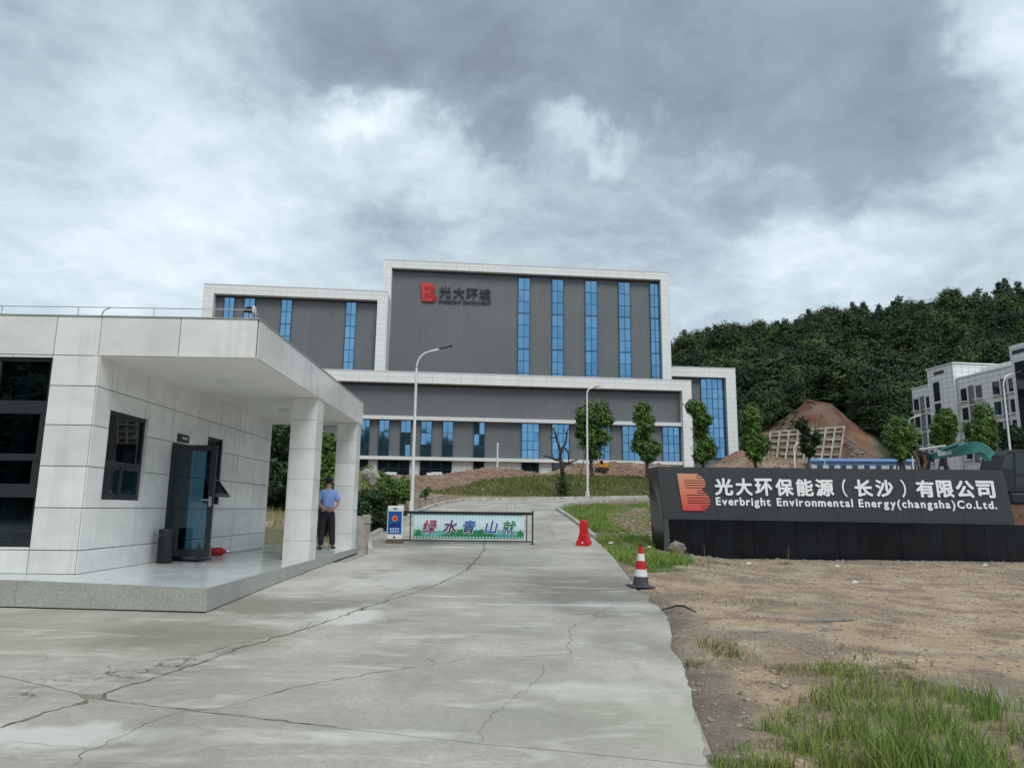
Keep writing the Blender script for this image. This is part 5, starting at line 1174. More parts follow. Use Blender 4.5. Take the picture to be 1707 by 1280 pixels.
cb = tag(ob('cable_cabinet', MB().box(*(lambda P: (P[0] - .15, P[0] + .15, 36.6, 36.85, P[2] - .1, P[2] + .95))(at_ground(690, 851))), 'lattice'), 'small grey green cabinet at the foot of the left lamp', 'cabinet')

# ------------------------------------------------------------------ barrier gate with phone shaped kiosk
Yg = 25.15; kP = at_y(658, 905, Yg); gz0 = float(g(kP[0], Yg)) + .001; bt = thing('barrier_gate', 'folding banner barrier with phone shaped blue kiosk across the drive', 'barrier', (kP[0], Yg, gz0), 0)
def gx_(px): return at_y(px, 880, Yg)[0] - kP[0]
def gzz(py, px=780): return at_y(px, py, Yg)[2] - gz0
kw = .27; kz0, kz1 = .10, gzz(843, 658)
bevel(ob0('cabinet', MB().box(-kw, kw, -.16, .16, kz0, kz1), 'white_paint', bt), .05, 3)
ob0('plinth', MB().box(-kw + .01, kw - .01, -.2, .18, 0, kz0 - .002), 'rust', bt)
sc_o = ob0('screen', MB().box(-kw + .045, kw - .035, -.168, -.161, kz0 + .20, kz1 - .18), 'kiosk_blue', bt)
def disc(cx_, cz_, r, y, n=20): return [(cx_ + r * cos(2 * pi * k / n), y, cz_ + r * sin(2 * pi * k / n)) for k in range(n)]
def disc_o(name, cx_, cz_, r, y, mat, par, th=.004): return ob0(name, MB().prism(disc(cx_, cz_, r, y), disc(cx_, cz_, r, y + th)), mat, par)
disc_o('sun_disc', .0, kz1 - .42, .095, -.173, 'kiosk_orange', sc_o); disc_o('sun_disc', .0, kz1 - .42, .05, -.176, 'cone_red', sc_o, .002)
ob0('wave', MB().prism([(-.2, -.172, kz1 - .72), (.2, -.172, kz1 - .72), (.2, -.172, kz1 - .52), (.1, -.172, kz1 - .60), (-.02, -.172, kz1 - .56), (-.12, -.172, kz1 - .62), (-.2, -.172, kz1 - .60)], [(-.2, -.169, kz1 - .72), (.2, -.169, kz1 - .72), (.2, -.169, kz1 - .52), (.1, -.169, kz1 - .60), (-.02, -.169, kz1 - .56), (-.12, -.169, kz1 - .62), (-.2, -.169, kz1 - .60)]), 'kiosk_navy', sc_o)
mb = MB()
for row, nn in ((0, 4), (1, 4)):
    for k in range(nn):
        x = -.15 + k * .082; z = kz1 - .80 - row * .09
        mb.box(x, x + .055, -.173, -.1685, z, z + .012).box(x, x + .055, -.173, -.1685, z + .025, z + .035).box(x, x + .055, -.173, -.1685, z + .048, z + .058).box(x + .02, x + .032, -.174, -.1735, z, z + .058)
ob0('lettering', mb, 'letter_white', sc_o)
disc_o('button', 0, kz0 + .1, .035, -.168, 'rubber', bt); ob0('speaker_slot', MB().box(-.07, .07, -.17, -.161, kz1 - .11, kz1 - .085).box(-.02, .02, -.17, -.161, kz1 - .07, kz1 - .05), 'rubber', bt)
ob0('motor_box', MB().box(kw + .001, kw + .12, -.1, .1, kz1 - .34, kz1 - .16), 'frame_dark', bt)
x0, x1 = gx_(675), gx_(886.5); zt, zb = gzz(852.5), gzz(901)
ob0('top_rail', MB().box(x0, x1, -.045, .045, zt - .10, zt), 'frame_dark', bt); ob0('bottom_rail', MB().box(x0 - .05, x1 - .005, -.02, .02, zb - .03, zb + .015), 'frame_dark', bt)
for px, w_ in ((684, .018), (878, .018)): ob0('upright', MB().box(gx_(px) - w_, gx_(px) + w_, -.02, .02, zb + .016, zt - .101), 'frame_dark', bt)
gr_ = float(g(kP[0] + x1, Yg)) - gz0
ob0('end_post', MB().box(x1 + .001, x1 + .055, -.035, .035, gr_ + .03, zt + .06).box(x1 - .04, x1 + .1, -.05, .05, gr_, gr_ + .029), 'frame_dark', bt)
# banner of hinged upright slats
m, t, p = node_mat('banner_print'); p.inputs['Roughness'].default_value = .45
a = t.nodes.new('ShaderNodeTexCoord'); s = t.nodes.new('ShaderNodeSeparateXYZ'); t.links.new(a.outputs['Object'], s.inputs[0])
nz = t.nodes.new('ShaderNodeTexNoise'); nz.inputs['Scale'].default_value = 2.3; nz.inputs['Detail'].default_value = 5; t.links.new(a.outputs['Object'], nz.inputs['Vector'])
ad = t.nodes.new('ShaderNodeMath'); ad.operation = 'MULTIPLY_ADD'; t.links.new(nz.outputs[0], ad.inputs[0]); ad.inputs[1].default_value = .22; t.links.new(s.outputs[2], ad.inputs[2])
r = t.nodes.new('ShaderNodeValToRGB'); mr_ = t.nodes.new('ShaderNodeMapRange'); t.links.new(ad.outputs[0], mr_.inputs[0]); mr_.inputs[1].default_value = .10; mr_.inputs[2].default_value = .98; t.links.new(mr_.outputs[0], r.inputs[0])
e = r.color_ramp.elements; e[0].position = 0; e[0].color = (.02, .22, .18, 1); e[1].position = 1; e[1].color = (.33, .60, .66, 1)
for ps, cl in ((.10, (.04, .33, .27, 1)), (.22, (.20, .50, .46, 1)), (.30, (.05, .34, .30, 1)), (.36, (.50, .70, .72, 1)), (.62, (.66, .78, .83, 1)), (.85, (.52, .74, .78, 1))):
    q = e.new(ps); q.color = cl
t.links.new(r.outputs[0], p.inputs['Base Color'])
bx0, bx1, bz0, bz1 = gx_(689.5), gx_(873), gzz(897.5), gzz(857.5); bn_w = bx1 - bx0; bn_h = bz1 - bz0; nsl = 34; V = []
for k in range(nsl * 2 + 1): V.append((bn_w * k / (nsl * 2), -.012 if k % 2 else .004))
n = len(V); mb = MB().add([(x, y, z) for z in (0, bn_h) for x, y in V], [(i, i + 1, n + i + 1, n + i) for i in range(n - 1)]); ban = ob0('banner', mb, 'banner_print', bt); ban.location = (bx0, -.02, bz0)
mb = MB(); [mb.box((k + .25) * bn_w / nsl, (k + .75) * bn_w / nsl, -.02, -.013, .03, .055) for k in range(nsl)]; tag(ob0('bottom_tag', mb, 'letter_white', ban), kind='stuff')
mk('hill_print', (.03, .26, .09), .45, col2=(.015, .14, .06), vs=5)
mb = MB()
for cxp, wd, hh in ((bn_w * .47, bn_w * .21, .26), (bn_w * .64, bn_w * .12, .22), (bn_w * .01 + .13, .13, .20), (bn_w - .12, .12, .22)):
    hy_ = -.0003 * wd * 10; pr = [(cxp - wd, -.0145, .10)] + [(cxp + wd * u_, -.0145, .12 + hh * (1 - abs(u_) ** 1.8) * (.85 + .15 * sin(u_ * 11 + wd * 9))) for u_ in np.linspace(-1, 1, 17)] + [(cxp + wd, -.0145, .10)]
    pr = [(x, y_ + hy_, z) for x, y_, z in pr]; mb.prism(pr[::-1], [(x, -.0125 + hy_, z) for x, _, z in pr[::-1]])
ob0('printed_hill', mb, 'hill_print', ban)
def two_tone(name, lo_, hi_, h):
    m, t, p = node_mat(name); a = t.nodes.new('ShaderNodeTexCoord'); s = t.nodes.new('ShaderNodeSeparateXYZ'); r = t.nodes.new('ShaderNodeMapRange'); x = t.nodes.new('ShaderNodeMix'); x.data_type = 'RGBA'; t.links.new(a.outputs['Object'], s.inputs[0]); t.links.new(s.outputs[2], r.inputs[0]); r.inputs[2].default_value = h
    t.links.new(r.outputs[0], x.inputs[0]); x.inputs[6].default_value = (*lo_, 1); x.inputs[7].default_value = (*hi_, 1); t.links.new(x.outputs[2], p.inputs['Base Color']); p.inputs['Roughness'].default_value = .45
for k, (ch, xa, xb, lo_, hi_) in enumerate((('绿', 420, 590, (.10, .01, .08), (.42, .02, .10)), ('水', 645, 820, (.02, .015, .07), (.10, .03, .16)), ('青', 850, 1020, (.02, .015, .07), (.03, .18, .55)), ('山', 1095, 1265, (.02, .10, .42), (.01, .05, .22)), ('就', 1290, 1455, (.01, .10, .20), (.03, .24, .06)))):
    two_tone('ink_%s' % 'abcde'[k], lo_, hi_, .44); X0 = gx_(640 + xa * .1523) - bx0; X1 = gx_(640 + xb * .1523) - bx0
    for mat_, of_, yy in (('letter_white', .030, -.0185), ('ink_%s' % 'abcde'[k], .012, -.0235)):
        me, a, b, c_, d = text_mesh(ch, .50, of_, .0018, .22); me.materials.append(M[mat_]); o = link('character' if of_ < .02 else 'character_outline', me, ban); k_ = (X1 - X0) / (.50 * 1.12); o.scale = (k_, 1, .95); o.location = (X0 - .02, yy, gzz(893) - bz0 + .12 * (1.0) )

# ------------------------------------------------------------------ red water filled barrier
P = at_ground(975, 909); rb = thing('plastic_barrier', 'red plastic water filled barrier standing at the road edge', 'barrier', (P[0] - .12, P[1] + .1, P[2]), radians(76)); rb.scale = (.75, .82, 1.0); rb.location.x += .10
prof = [(-.26, 0), (-.26, .13), (-.20, .2), (-.125, .42), (-.11, .80), (-.075, .84)]; prof = prof + [(-a_, b_) for a_, b_ in prof[::-1]]
def rprof(x, s_=1.0, zt_=1.0): return [(x, a_ * s_, b_ * zt_) for a_, b_ in prof]
mb = MB(); st = [(-.52, .88, .94), (-.50, 1, 1), (-.34, 1, 1), (-.3, .8, .92), (-.12, .8, .92), (-.08, 1, 1), (.08, 1, 1), (.12, .8, .92), (.3, .8, .92), (.34, 1, 1), (.5, 1, 1), (.52, .88, .94)]
V = []; n = len(prof)
for x, s_, z_ in st: V += rprof(x, s_, z_)
F = [(i * n + k, i * n + (k + 1) % n, (i + 1) * n + (k + 1) % n, (i + 1) * n + k) for i in range(len(st) - 1) for k in range(n)] + [tuple(range(n)), tuple(range((len(st) - 1) * n, len(st) * n))[::-1]]
bevel(ob0('body', mb.add(V, F), 'red_plastic', rb), .012, 2)
ob0('filler_cap', MB().cone((0, 0, .83), (0, 0, .87), .05, .045, 12), 'cone_red', rb); ob0('end_lug', MB().box(-.56, -.52, -.04, .04, .25, .7), 'red_plastic', rb); ob0('plug', MB().cone((-.525, 0, .1), (-.545, 0, .1), .035, .03, 10), 'cone_white', rb)

# traffic cone
P = at_ground(1068, 978); tcn = thing('traffic_cone', 'red and white striped traffic cone with dark base at the road edge', 'cone', (P[0], P[1], P[2] + .0), .12); tcn.rotation_euler[1] = radians(1.5)
Hc = .74
def rc_(z): return .148 - (.148 - .028) * (z / Hc)
mb = MB().box(-.205, .205, -.205, .205, .0, .03); bevel(ob0('base', mb, 'cone_grey', tcn), .02)
for z0, z1, mm in ((.03, .18, 'cone_grey'), (.18, .30, 'cone_white'), (.30, .445, 'cone_red'), (.445, .565, 'cone_white'), (.565, .69, 'cone_red'), (.69, .74, 'rubber')):
    ob0('band', lathe([(rc_(z0), z0), (rc_(z1), z1)] + ([(.001, z1)] if z1 == .74 else []), 28), mm, tcn, smooth=True)

# ------------------------------------------------------------------ man in uniform seen from behind
def skin_mesh(pts, edges, rad, mat, levels=2, root=0):
    me = bpy.data.meshes.new('body'); me.from_pydata(pts, edges, []); o = bpy.data.objects.new('body', me); COL.objects.link(o)
    md = o.modifiers.new('s', 'SKIN'); md.use_smooth_shade = True; sub = o.modifiers.new('u', 'SUBSURF'); sub.levels = levels; sub.render_levels = levels
    for i, sv in enumerate(me.skin_vertices[0].data): r = rad[i]; sv.radius = r if isinstance(r, tuple) else (r, r); sv.use_root = (i == root)
    res = bpy.data.meshes.new_from_object(o.evaluated_get(bpy.context.evaluated_depsgraph_get())); bpy.data.objects.remove(o); res.materials.clear(); res.materials.append(M[mat]); return res
pu_, pv_ = -4.27, 18.7
man = thing('person', 'man in light blue short sleeved shirt, dark trousers and cap, hands clasped behind his back', 'person', gw_(pu_, pv_, zf(pu_) + .003), GA + radians(24))
# x right, y away; he looks away (+y)
B_pts = [(0, 0, .98), (0, 0, 1.12), (0, .01, 1.28), (0, .01, 1.43), (0, .0, 1.52), (0, .015, 1.60), (0, .03, 1.69),   # 0-6 spine, neck, head
         (-.16, 0, 1.43), (-.235, -.02, 1.27), (-.25, -.08, 1.13), (-.13, -.19, 1.02), (-.03, -.215, .97),               # 7-11 left arm
         (.16, 0, 1.43), (.235, -.02, 1.27), (.25, -.08, 1.13), (.13, -.20, 1.04), (.02, -.235, 1.0),                 # 12-16 right arm
         (-.10, 0, .92), (-.12, .01, .50), (-.13, -.01, .10), (-.14, .10, .045),                                       # 17-20 left leg
         (.10, 0, .92), (.14, .01, .50), (.17, -.01, .10), (.21, .08, .045)]                                           # 21-24 right leg
B_e = [(0, 1), (1, 2), (2, 3), (3, 4), (4, 5), (5, 6), (3, 7), (7, 8), (8, 9), (9, 10), (10, 11), (3, 12), (12, 13), (13, 14), (14, 15), (15, 16), (0, 17), (17, 18), (18, 19), (19, 20), (0, 21), (21, 22), (22, 23), (23, 24)]
B_r = [(.15, .11), (.14, .105), (.165, .115), (.13, .09), .055, (.078, .088), (.082, .098), .06, .048, .042, .032, (.035, .022), .06, .048, .042, .032, (.035, .022), .085, .06, .042, .035, .085, .06, .042, .035]
bd = link('body', skin_mesh(B_pts, B_e, B_r, 'skin'), man)
# fingers of the clasped hands
mb = MB()
for sd_, cx0, cz0 in ((-1, -.03, .97), (1, .02, 1.0)):
    for k in range(4):
        z = cz0 + .028 - k * .019; L1 = (.055, .06, .056, .045)[k]
        mb.tube([(cx0 - sd_ * .01, -.235, z), (cx0 - sd_ * (.01 + L1 * .5), -.255, z - .004), (cx0 - sd_ * (.01 + L1), -.245, z - .012)], [.011, .010, .008], 6)
    mb.tube([(cx0 + sd_ * .01, -.24, cz0 + .03), (cx0 - sd_ * .015, -.262, cz0 + .045), (cx0 - sd_ * .035, -.262, cz0 + .035)], [.012, .011, .009], 6)
ob0('fingers', mb, 'skin', bd, smooth=True)
mb = MB()
for sd_ in (-1, 1): mb.tube([(sd_ * .082, .015, 1.655), (sd_ * .092, .005, 1.685), (sd_ * .084, .012, 1.71)], [.010, .018, .010], 6)
ob0('ears', mb, 'skin', bd, smooth=True)
S_pts = [(0, 0, .99), (0, 0, 1.12), (0, .01, 1.28), (0, .01, 1.425), (0, .005, 1.475), (-.165, 0, 1.435), (-.235, -.018, 1.27), (-.247, -.03, 1.20), (.165, 0, 1.435), (.235, -.018, 1.27), (.247, -.03, 1.20)]
S_e = [(0, 1), (1, 2), (2, 3), (3, 4), (3, 5), (5, 6), (6, 7), (3, 8), (8, 9), (9, 10)]; S_r = [(.178, .135), (.168, .128), (.19, .138), (.155, .11), (.068, .068), .078, .082, .086, .078, .082, .086]
link('shirt', skin_mesh(S_pts, S_e, S_r, 'shirt'), man)
T_pts = [(0, 0, 1.0), (0, 0, .93), (-.10, .0, .84), (-.12, .01, .50), (-.13, -.005, .09), (.10, 0, .84), (.14, .01, .50), (.17, -.005, .09)]
link('trousers', skin_mesh(T_pts, [(0, 1), (1, 2), (2, 3), (3, 4), (1, 5), (5, 6), (6, 7)], [(.165, .125), (.165, .13), (.105, .115), .085, .075, (.105, .115), .085, .075], 'trousers'), man)
link('belt', skin_mesh([(0, 0, 1.0), (0, 0, .965)], [(0, 1)], [(.172, .133), (.172, .133)], 'rubber', 1), man)
mb = MB(); n = 16; V = []
for zz_, rx_, ry_ in ((1.60, .045, .03), (1.625, .070, .06), (1.66, .084, .088), (1.70, .090, .102), (1.74, .092, .108), (1.77, .088, .104)): V += [(rx_ * cos(2 * pi * k / n), .012 + (ry_ if sin(2 * pi * k / n) < 0 else ry_ * .35) * sin(2 * pi * k / n), zz_) for k in range(n)]
ob0('hair', mb.add(V, [(i * n + k, i * n + (k + 1) % n, (i + 1) * n + (k + 1) % n, (i + 1) * n + k) for i in range(5) for k in range(n)]), 'hair', man, smooth=True)
ob0('collar', lathe([(.068, 1.475), (.074, 1.50), (.070, 1.525), (.062, 1.52)], 14), 'shirt', man, smooth=True)
mb = MB(); n = 18; V = []
for zz_, rx_, ry_ in ((1.712, .096, .112), (1.742, .100, .118), (1.757, .122, .140), (1.776, .124, .143), (1.792, .085, .10), (1.796, .001, .001)): V += [(rx_ * cos(2 * pi * k / n), .02 + ry_ * sin(2 * pi * k / n), zz_ + .02 * sin(2 * pi * k / n)) for k in range(n)]
cp = ob0('cap', mb.add(V, [(i * n + k, i * n + (k + 1) % n, (i + 1) * n + (k + 1) % n, (i + 1) * n + k) for i in range(5) for k in range(n)]), 'cap', man, smooth=True)
ob0('peak', MB().prism([(-.09, .12, 1.74), (.09, .12, 1.74), (.06, .21, 1.715), (-.06, .21, 1.715)], [(-.09, .12, 1.75), (.09, .12, 1.75), (.06, .21, 1.725), (-.06, .21, 1.725)]), 'cap', cp)
for sx_, dx in ((-1, -.02), (1, .09)): 
    x = -.13 if sx_ < 0 else .17
    link('shoe', skin_mesh([(x, -.03, .055), (x + dx * .5, .08, .05), (x + dx, .20, .04)], [(0, 1), (1, 2)], [(.055, .05), (.055, .045), (.045, .032)], 'shoe', 2), man)

# ------------------------------------------------------------------ green excavator behind the sign
Ye = 29.0; P = at_y(1690, 860, Ye); ez = float(g(P[0], Ye)); ex = thing('excavator', 'green tracked excavator with raised boom parked behind the sign wall', 'excavator', (P[0], Ye, ez), 0); eo = np.array([P[0], Ye, ez])
def ep(x, y, Y): return np.array(at_y(x, y, Y) - eo)
def q8(x, y): return (1480 + x * .1718, 640 + y * .1718)
# cab
cz0, cz1 = ep(1690, 822, Ye)[2], ep(1690, 751.5, Ye)[2]; xa = ep(1650, 800, Ye)[0]; xb = xa + 1.85
side = [(xa + .02, cz0 + .25), (xa + .0, cz0 + .95), (xa + .18, cz1 - .22), (xa + .42, cz1 - .03), (xa + .62, cz1), (xb, cz1), (xb, cz0), (xa + .3, cz0)]
cabb = bevel(ob0('cab', MB().prism([(x, -.62, z) for x, z in side], [(x, .62, z) for x, z in side]), 'digger_dark', ex), .05, 3)
def cpan(name, pts, mat, y=-.635, th=.02): return ob0(name, MB().prism([(x, y, z) for x, z in pts], [(x, y + th, z) for x, z in pts]), mat, cabb)
zm = cz0 + .72
cpan('pane', [(xa + .62, zm), (xa + 1.32, zm), (xa + 1.32, cz1 - .12), (xa + .68, cz1 - .12)], 'dark_glass'); cpan('pane', [(xa + 1.42, zm), (xb - .02, zm), (xb - .02, cz1 - .12), (xa + 1.42, cz1 - .12)], 'dark_glass')
cpan('pane', [(xa + .56, cz0 + .2), (xa + 1.1, cz0 + .12), (xa + 1.3, cz0 + .3), (xa + 1.32, zm - .1), (xa + .62, zm - .1)], 'dark_glass'); cpan('pane', [(xa + .08, cz0 + .95), (xa + .5, cz0 + .85), (xa + .55, cz1 - .16), (xa + .26, cz1 - .24)], 'dark_glass')
ob0('front_glass', MB().prism([(xa - .012, -.5, cz0 + .4), (xa - .012, .5, cz0 + .4), (xa + .16, .5, cz1 - .25), (xa + .16, -.5, cz1 - .25)], [(xa - .002, -.5, cz0 + .4), (xa - .002, .5, cz0 + .4), (xa + .17, .5, cz1 - .25), (xa + .17, -.5, cz1 - .25)]), 'dark_glass', cabb)
ob0('door_trim', MB().box(xa + 1.345, xa + 1.395, -.66, -.62, cz0 + .1, cz1 - .08), 'rubber', cabb)
bevel(ob0('upper_body', MB().box(xa + .3, xb + 2.2, -.75, 1.9, cz0 - .42, cz0 - .01).box(xb + .01, xb + 2.2, -.75, 1.9, cz0, cz0 + .95), 'digger_dark', ex), .06, 2)
for ty in (-.85, 1.5):
    n = 16; zc_ = (cz0 - .5) * .5; hh = max(.3, (cz0 - .46) / 2); loop = [(xa + .1 + (1.9 * (1 + cos(a) * 1) if False else 0), 0) for a in ()]
    pts = [(xa + .2 - hh * sin(a), hh - hh * cos(a)) for a in np.linspace(0, pi, 8)] + [(xa + 3.3 + hh * sin(a), hh + hh * cos(a)) for a in np.linspace(0, pi, 8)]
    trk = ob0('track', MB().prism([(x, ty, z) for x, z in pts], [(x, ty + .5, z) for x, z in pts]), 'rust', ex)
    for k in range(5): ob0('roller', MB().cone((xa + .4 + k * .7, ty - .03, .24), (xa + .4 + k * .7, ty, .24), .15, .15, 12), 'rust', trk)
    mb = MB()
    for k in range(20): mb.box(xa + .1 + k * .165, xa + .22 + k * .165, ty - .02, ty + .52, 2 * hh, 2 * hh + .04)
    ob0('track_pad', mb, 'digger_dark', trk)
# boom: a bent box girder reaching away to the left
def boomrow(up_, lo_, Ys, hw=.2):
    V = []; n = len(up_)
    for (ux, uy), (lx_, ly), Y in zip(up_, lo_, Ys):
        for (x, y) in ((ux, uy), (lx_, ly)):
            q = ep(x, y, Y); V += [tuple(q + (0, -hw, 0)), tuple(q + (0, hw, 0))]
    F = []
    for i in range(n - 1):
        a, b = 4 * i, 4 * i + 4; F += [(a, b, b + 1, a + 1), (a + 2, a + 3, b + 3, b + 2), (a, a + 2, b + 2, b), (a + 1, b + 1, b + 3, a + 3)]
    F += [(0, 1, 3, 2), (4 * n - 4, 4 * n - 2, 4 * n - 1, 4 * n - 3)]; return MB().add(V, F)
up_ = [q8(*q) for q in ((1035, 710), (1000, 660), (950, 605), (895, 570), (800, 563), (700, 590), (560, 620), (420, 672))]
lo_ = [q8(*q) for q in ((985, 760), (960, 740), (930, 700), (880, 665), (790, 680), (700, 695), (560, 715), (420, 725))]
Yb = [29.1, 29.2, 29.4, 29.6, 30.0, 30.5, 31.2, 31.9]
bo = bevel(ob0('boom', boomrow(up_, lo_, Yb), 'digger_green', ex), .02, 2)
ob0('ram', MB().tube([tuple(ep(*q8(310, 636), 31.7)), tuple(ep(*q8(560, 600), 30.9))], .05, 8), 'white_paint', ex); ob0('ram', MB().tube([tuple(ep(*q8(520, 640), 30.9)), tuple(ep(*q8(690, 585), 30.2))], .085, 8), 'digger_green', ex)
ob0('hose', MB().tube([tuple(ep(*q8(690, 580), 30.2)), tuple(ep(*q8(710, 545), 30.2)), tuple(ep(*q8(740, 545), 30.1)), tuple(ep(*q8(800, 572), 29.9))], .018, 6).tube([tuple(ep(*q8(430, 690), 31.4)), tuple(ep(*q8(560, 640), 30.7)), tuple(ep(*q8(680, 600), 30.1))], .02, 6), 'rubber', ex)
stick = ob0('stick', MB().prism([tuple(ep(*q8(x, y), 31.9)) for x, y in ((270, 635), (330, 650), (430, 690), (420, 740), (400, 900), (330, 900), (270, 760))], [tuple(ep(*q8(x, y), 32.3)) for x, y in ((270, 635), (330, 650), (430, 690), (420, 740), (400, 900), (330, 900), (270, 760))]), 'digger_dark', ex)
ob0('linkage', MB().tube([tuple(ep(*q8(250, 650), 31.8)), tuple(ep(*q8(290, 740), 31.7)), tuple(ep(*q8(310, 830), 31.7))], .06, 7).tube([tuple(ep(*q8(340, 690), 31.8)), tuple(ep(*q8(370, 760), 31.7)), tuple(ep(*q8(340, 840), 31.7))], .07, 7), 'rust', stick)
me, a, b, c_, d = text_mesh('KOBELCO', .5, .03, .004); me.materials.append(M['letter_white']); P0_ = ep(*q8(492, 696), 31.25 - .32); P1_ = ep(*q8(620, 672), 30.9 - .30)
o = link('lettering', me, bo); vx = Vector(tuple(P1_ - P0_)); k = vx.length / (b - a); o.scale = (k, 1, .52); o.location = tuple(P0_); vx.normalize(); o.rotation_euler = (0, -atan2(vx.z, hypot(vx.x, vx.y)), atan2(vx.y, vx.x))

# small yellow digger behind the street tree
Y = 88; P = at_y(999, 776, Y); yz = float(g(P[0], Y)) + .2; yd = thing('excavator', 'small yellow digger half hidden behind the round street tree', 'excavator', (P[0], Y, yz), 0); yd.scale = (.55, .55, .6)
bevel(ob0('cab', MB().prism([(-.2, -.6, .7), (.9, -.6, .7), (.8, -.6, 2.2), (.1, -.6, 2.2)], [(-.2, .6, .7), (.9, .6, .7), (.8, .6, 2.2), (.1, .6, 2.2)]), 'digger_yellow', yd), .08); ob0('engine_cover', MB().box(.91, 2.0, -.7, .7, .7, 1.5), 'digger_yellow', yd)
ob0('track', MB().box(-.8, 2.0, -1, -.6, 0, .6).box(-.8, 2, .6, 1, 0, .6), 'digger_dark', yd); ob0('boom', MB().tube([(-.1, 0, 1.2), (-.9, 0, 2.6), (-1.5, 0, 2.3), (-2.1, 0, .9)], [.16, .14, .12, .1], 6), 'digger_yellow', yd); ob0('pane', MB().box(.15, .7, -.63, -.601, 1.3, 2.05), 'dark_glass', yd)
# white pump cabinets in front of the hall doors
for px, Y, l in ((652, 104, 'white equipment cabinet with two dark openings before the left doors'), (728, 104, 'white equipment cabinet with two dark openings before the middle doors')):
    P = at_y(px, 794, Y); T = thing('equipment_cabinet', l, 'cabinet', (P[0], Y, 6.2), radians(4), 'white cabinets before the hall'); zt = at_y(px, 787, Y)[2] - 6.2
    ob0('cabinet', MB().box(-.75, .75, -.6, .6, 0, zt).box(-1.4, -.78, -.5, .5, 0, zt - .1), 'pipe_white', T)
    for x in (-.45, .15): ob0('opening', MB().box(x, x + .28, -.63, -.601, zt - .65, zt - .35), 'dark_trim', T)

# ------------------------------------------------------------------ rocks and small rubble
def rock(label, x, y, z, r, seed, mat='rock', name='boulder', cat='rock', sq=(1, .8, .75), grp=None):
    bm = bmesh.new(); bmesh.ops.create_icosphere(bm, subdivisions=3, radius=1); rr = np.random.default_rng(seed); ph = rr.random(6) * 6; dirs = rr.normal(size=(9, 3)); dirs /= np.linalg.norm(dirs, axis=1)[:, None]
    for v in bm.verts:
        d = np.array(v.co); s_ = 1 + .10 * sin(d[0] * 5 + ph[0]) + .08 * sin(d[1] * 7 + ph[1]) + .06 * sin(d[2] * 9 + ph[2])
        for q in dirs:
            k = d @ q
            if k > .72: s_ = min(s_, .86 / k * 1.0)
        v.co = Vector(tuple(d * s_ * np.array(sq) * r))
    me = bpy.data.meshes.new(name); bm.to_mesh(me); bm.free(); me.materials.append(M[mat]); o = link(name, me, None, (x, y, z)); return tag(o, label, cat, grp)
P = at_y(1129, 921, 24.3); P[2] = float(g(P[0], P[1])); rock('rough brown boulder lying before the left end of the sign', P[0], P[1], P[2] + .14, .30, 8, sq=(1.0, .8, .85))
for px, py, Y, r, l in ((622, 796, 42, .46, 'pale rock face sticking out of the left slope, biggest piece'), (636, 808, 41, .34, 'pale rock under the biggest one on the left slope'), (611, 790, 42.5, .36, 'pale rock on the left slope nearest the column')):
    P = at_y(px, py, Y); rock(l, P[0], Y, P[2], r, int(px), 'pale_rock', 'slope_rock', 'rock', (.8, .7, 1.1), 'pale rocks on the left slope')
P = at_ground(1130, 1018); sk = tag(ob0('stick', MB().tube([gp(*at_ground(1104, 1019)[:2], .02), gp(*at_ground(1128, 1013.5)[:2], .035), gp(*at_ground(1140, 1016)[:2], .05), gp(*at_ground(1160, 1021)[:2], .01)], [.012, .014, .016, .01], 6), 'dead_bark'), 'thin dark stick lying on the gravel by the road edge', 'stick')
P = at_ground(1172, 914)
def stones(name, X, Y, Zs, R, mat, label, flat=.6, seed=0):
    ico = bmesh.new(); bmesh.ops.create_icosphere(ico, subdivisions=1, radius=1); bv = np.array([v.co[:] for v in ico.verts]); bf = np.array([[v.index for v in f.verts] for f in ico.faces]); ico.free()
    rr = np.random.default_rng(seed); n = len(X); a = rr.random(n) * 6.28; sc = R[:, None] * np.stack([rr.uniform(.7, 1.3, n), rr.uniform(.6, 1.1, n), rr.uniform(.4, .9, n) * flat], 1)
    jit = rr.uniform(.75, 1.2, (n, len(bv), 1)); v = bv[None] * jit * sc[:, None]; c_, s_ = np.cos(a)[:, None], np.sin(a)[:, None]; vx = v[..., 0] * c_ - v[..., 1] * s_; vy = v[..., 0] * s_ + v[..., 1] * c_
    V = np.stack([vx + X[:, None], vy + Y[:, None], v[..., 2] + Zs[:, None]], 2).reshape(-1, 3); F = (bf[None] + (np.arange(n) * len(bv))[:, None, None]).reshape(-1, 3); return tag(link(name, big_mesh(name, V, F, mat)), label, kind='stuff')
from bisect import bisect_left
# sampled height of the built ground sheet
def sheet(X, Y):
    i = np.clip(np.searchsorted(gx, X) - 1, 0, len(gx) - 2); j = np.clip(np.searchsorted(gy, Y) - 1, 0, len(gy) - 2); fx = (X - gx[i]) / (gx[i + 1] - gx[i]); fy = (Y - gy[j]) / (gy[j + 1] - gy[j])
    return Z[i, j] * (1 - fx) * (1 - fy) + Z[i + 1, j] * fx * (1 - fy) + Z[i, j + 1] * (1 - fx) * fy + Z[i + 1, j + 1] * fx * fy
rr = np.random.default_rng(9)
X = rr.uniform(1.2, 17, 80000); Y = 2.2 + 23.5 * rr.random(80000) ** 1.35; k = ~pip(X, Y, ROAD) & (X < Y * .78 + 1) & (fbm(X * 1.3, Y * 1.3, 3) + rr.random(80000) * .35 > .02) & ~pip(X, Y, LAWN); X, Y = X[k], Y[k]
R = .0045 + .012 * rr.random(len(X)) ** 3 + (rr.random(len(X)) < .02) * .016 + Y * .0004
stones('gravel', X, Y, sheet(X, Y) + R * .15, R, 'stone', 'loose gravel and pebbles over the brown lot', seed=1)
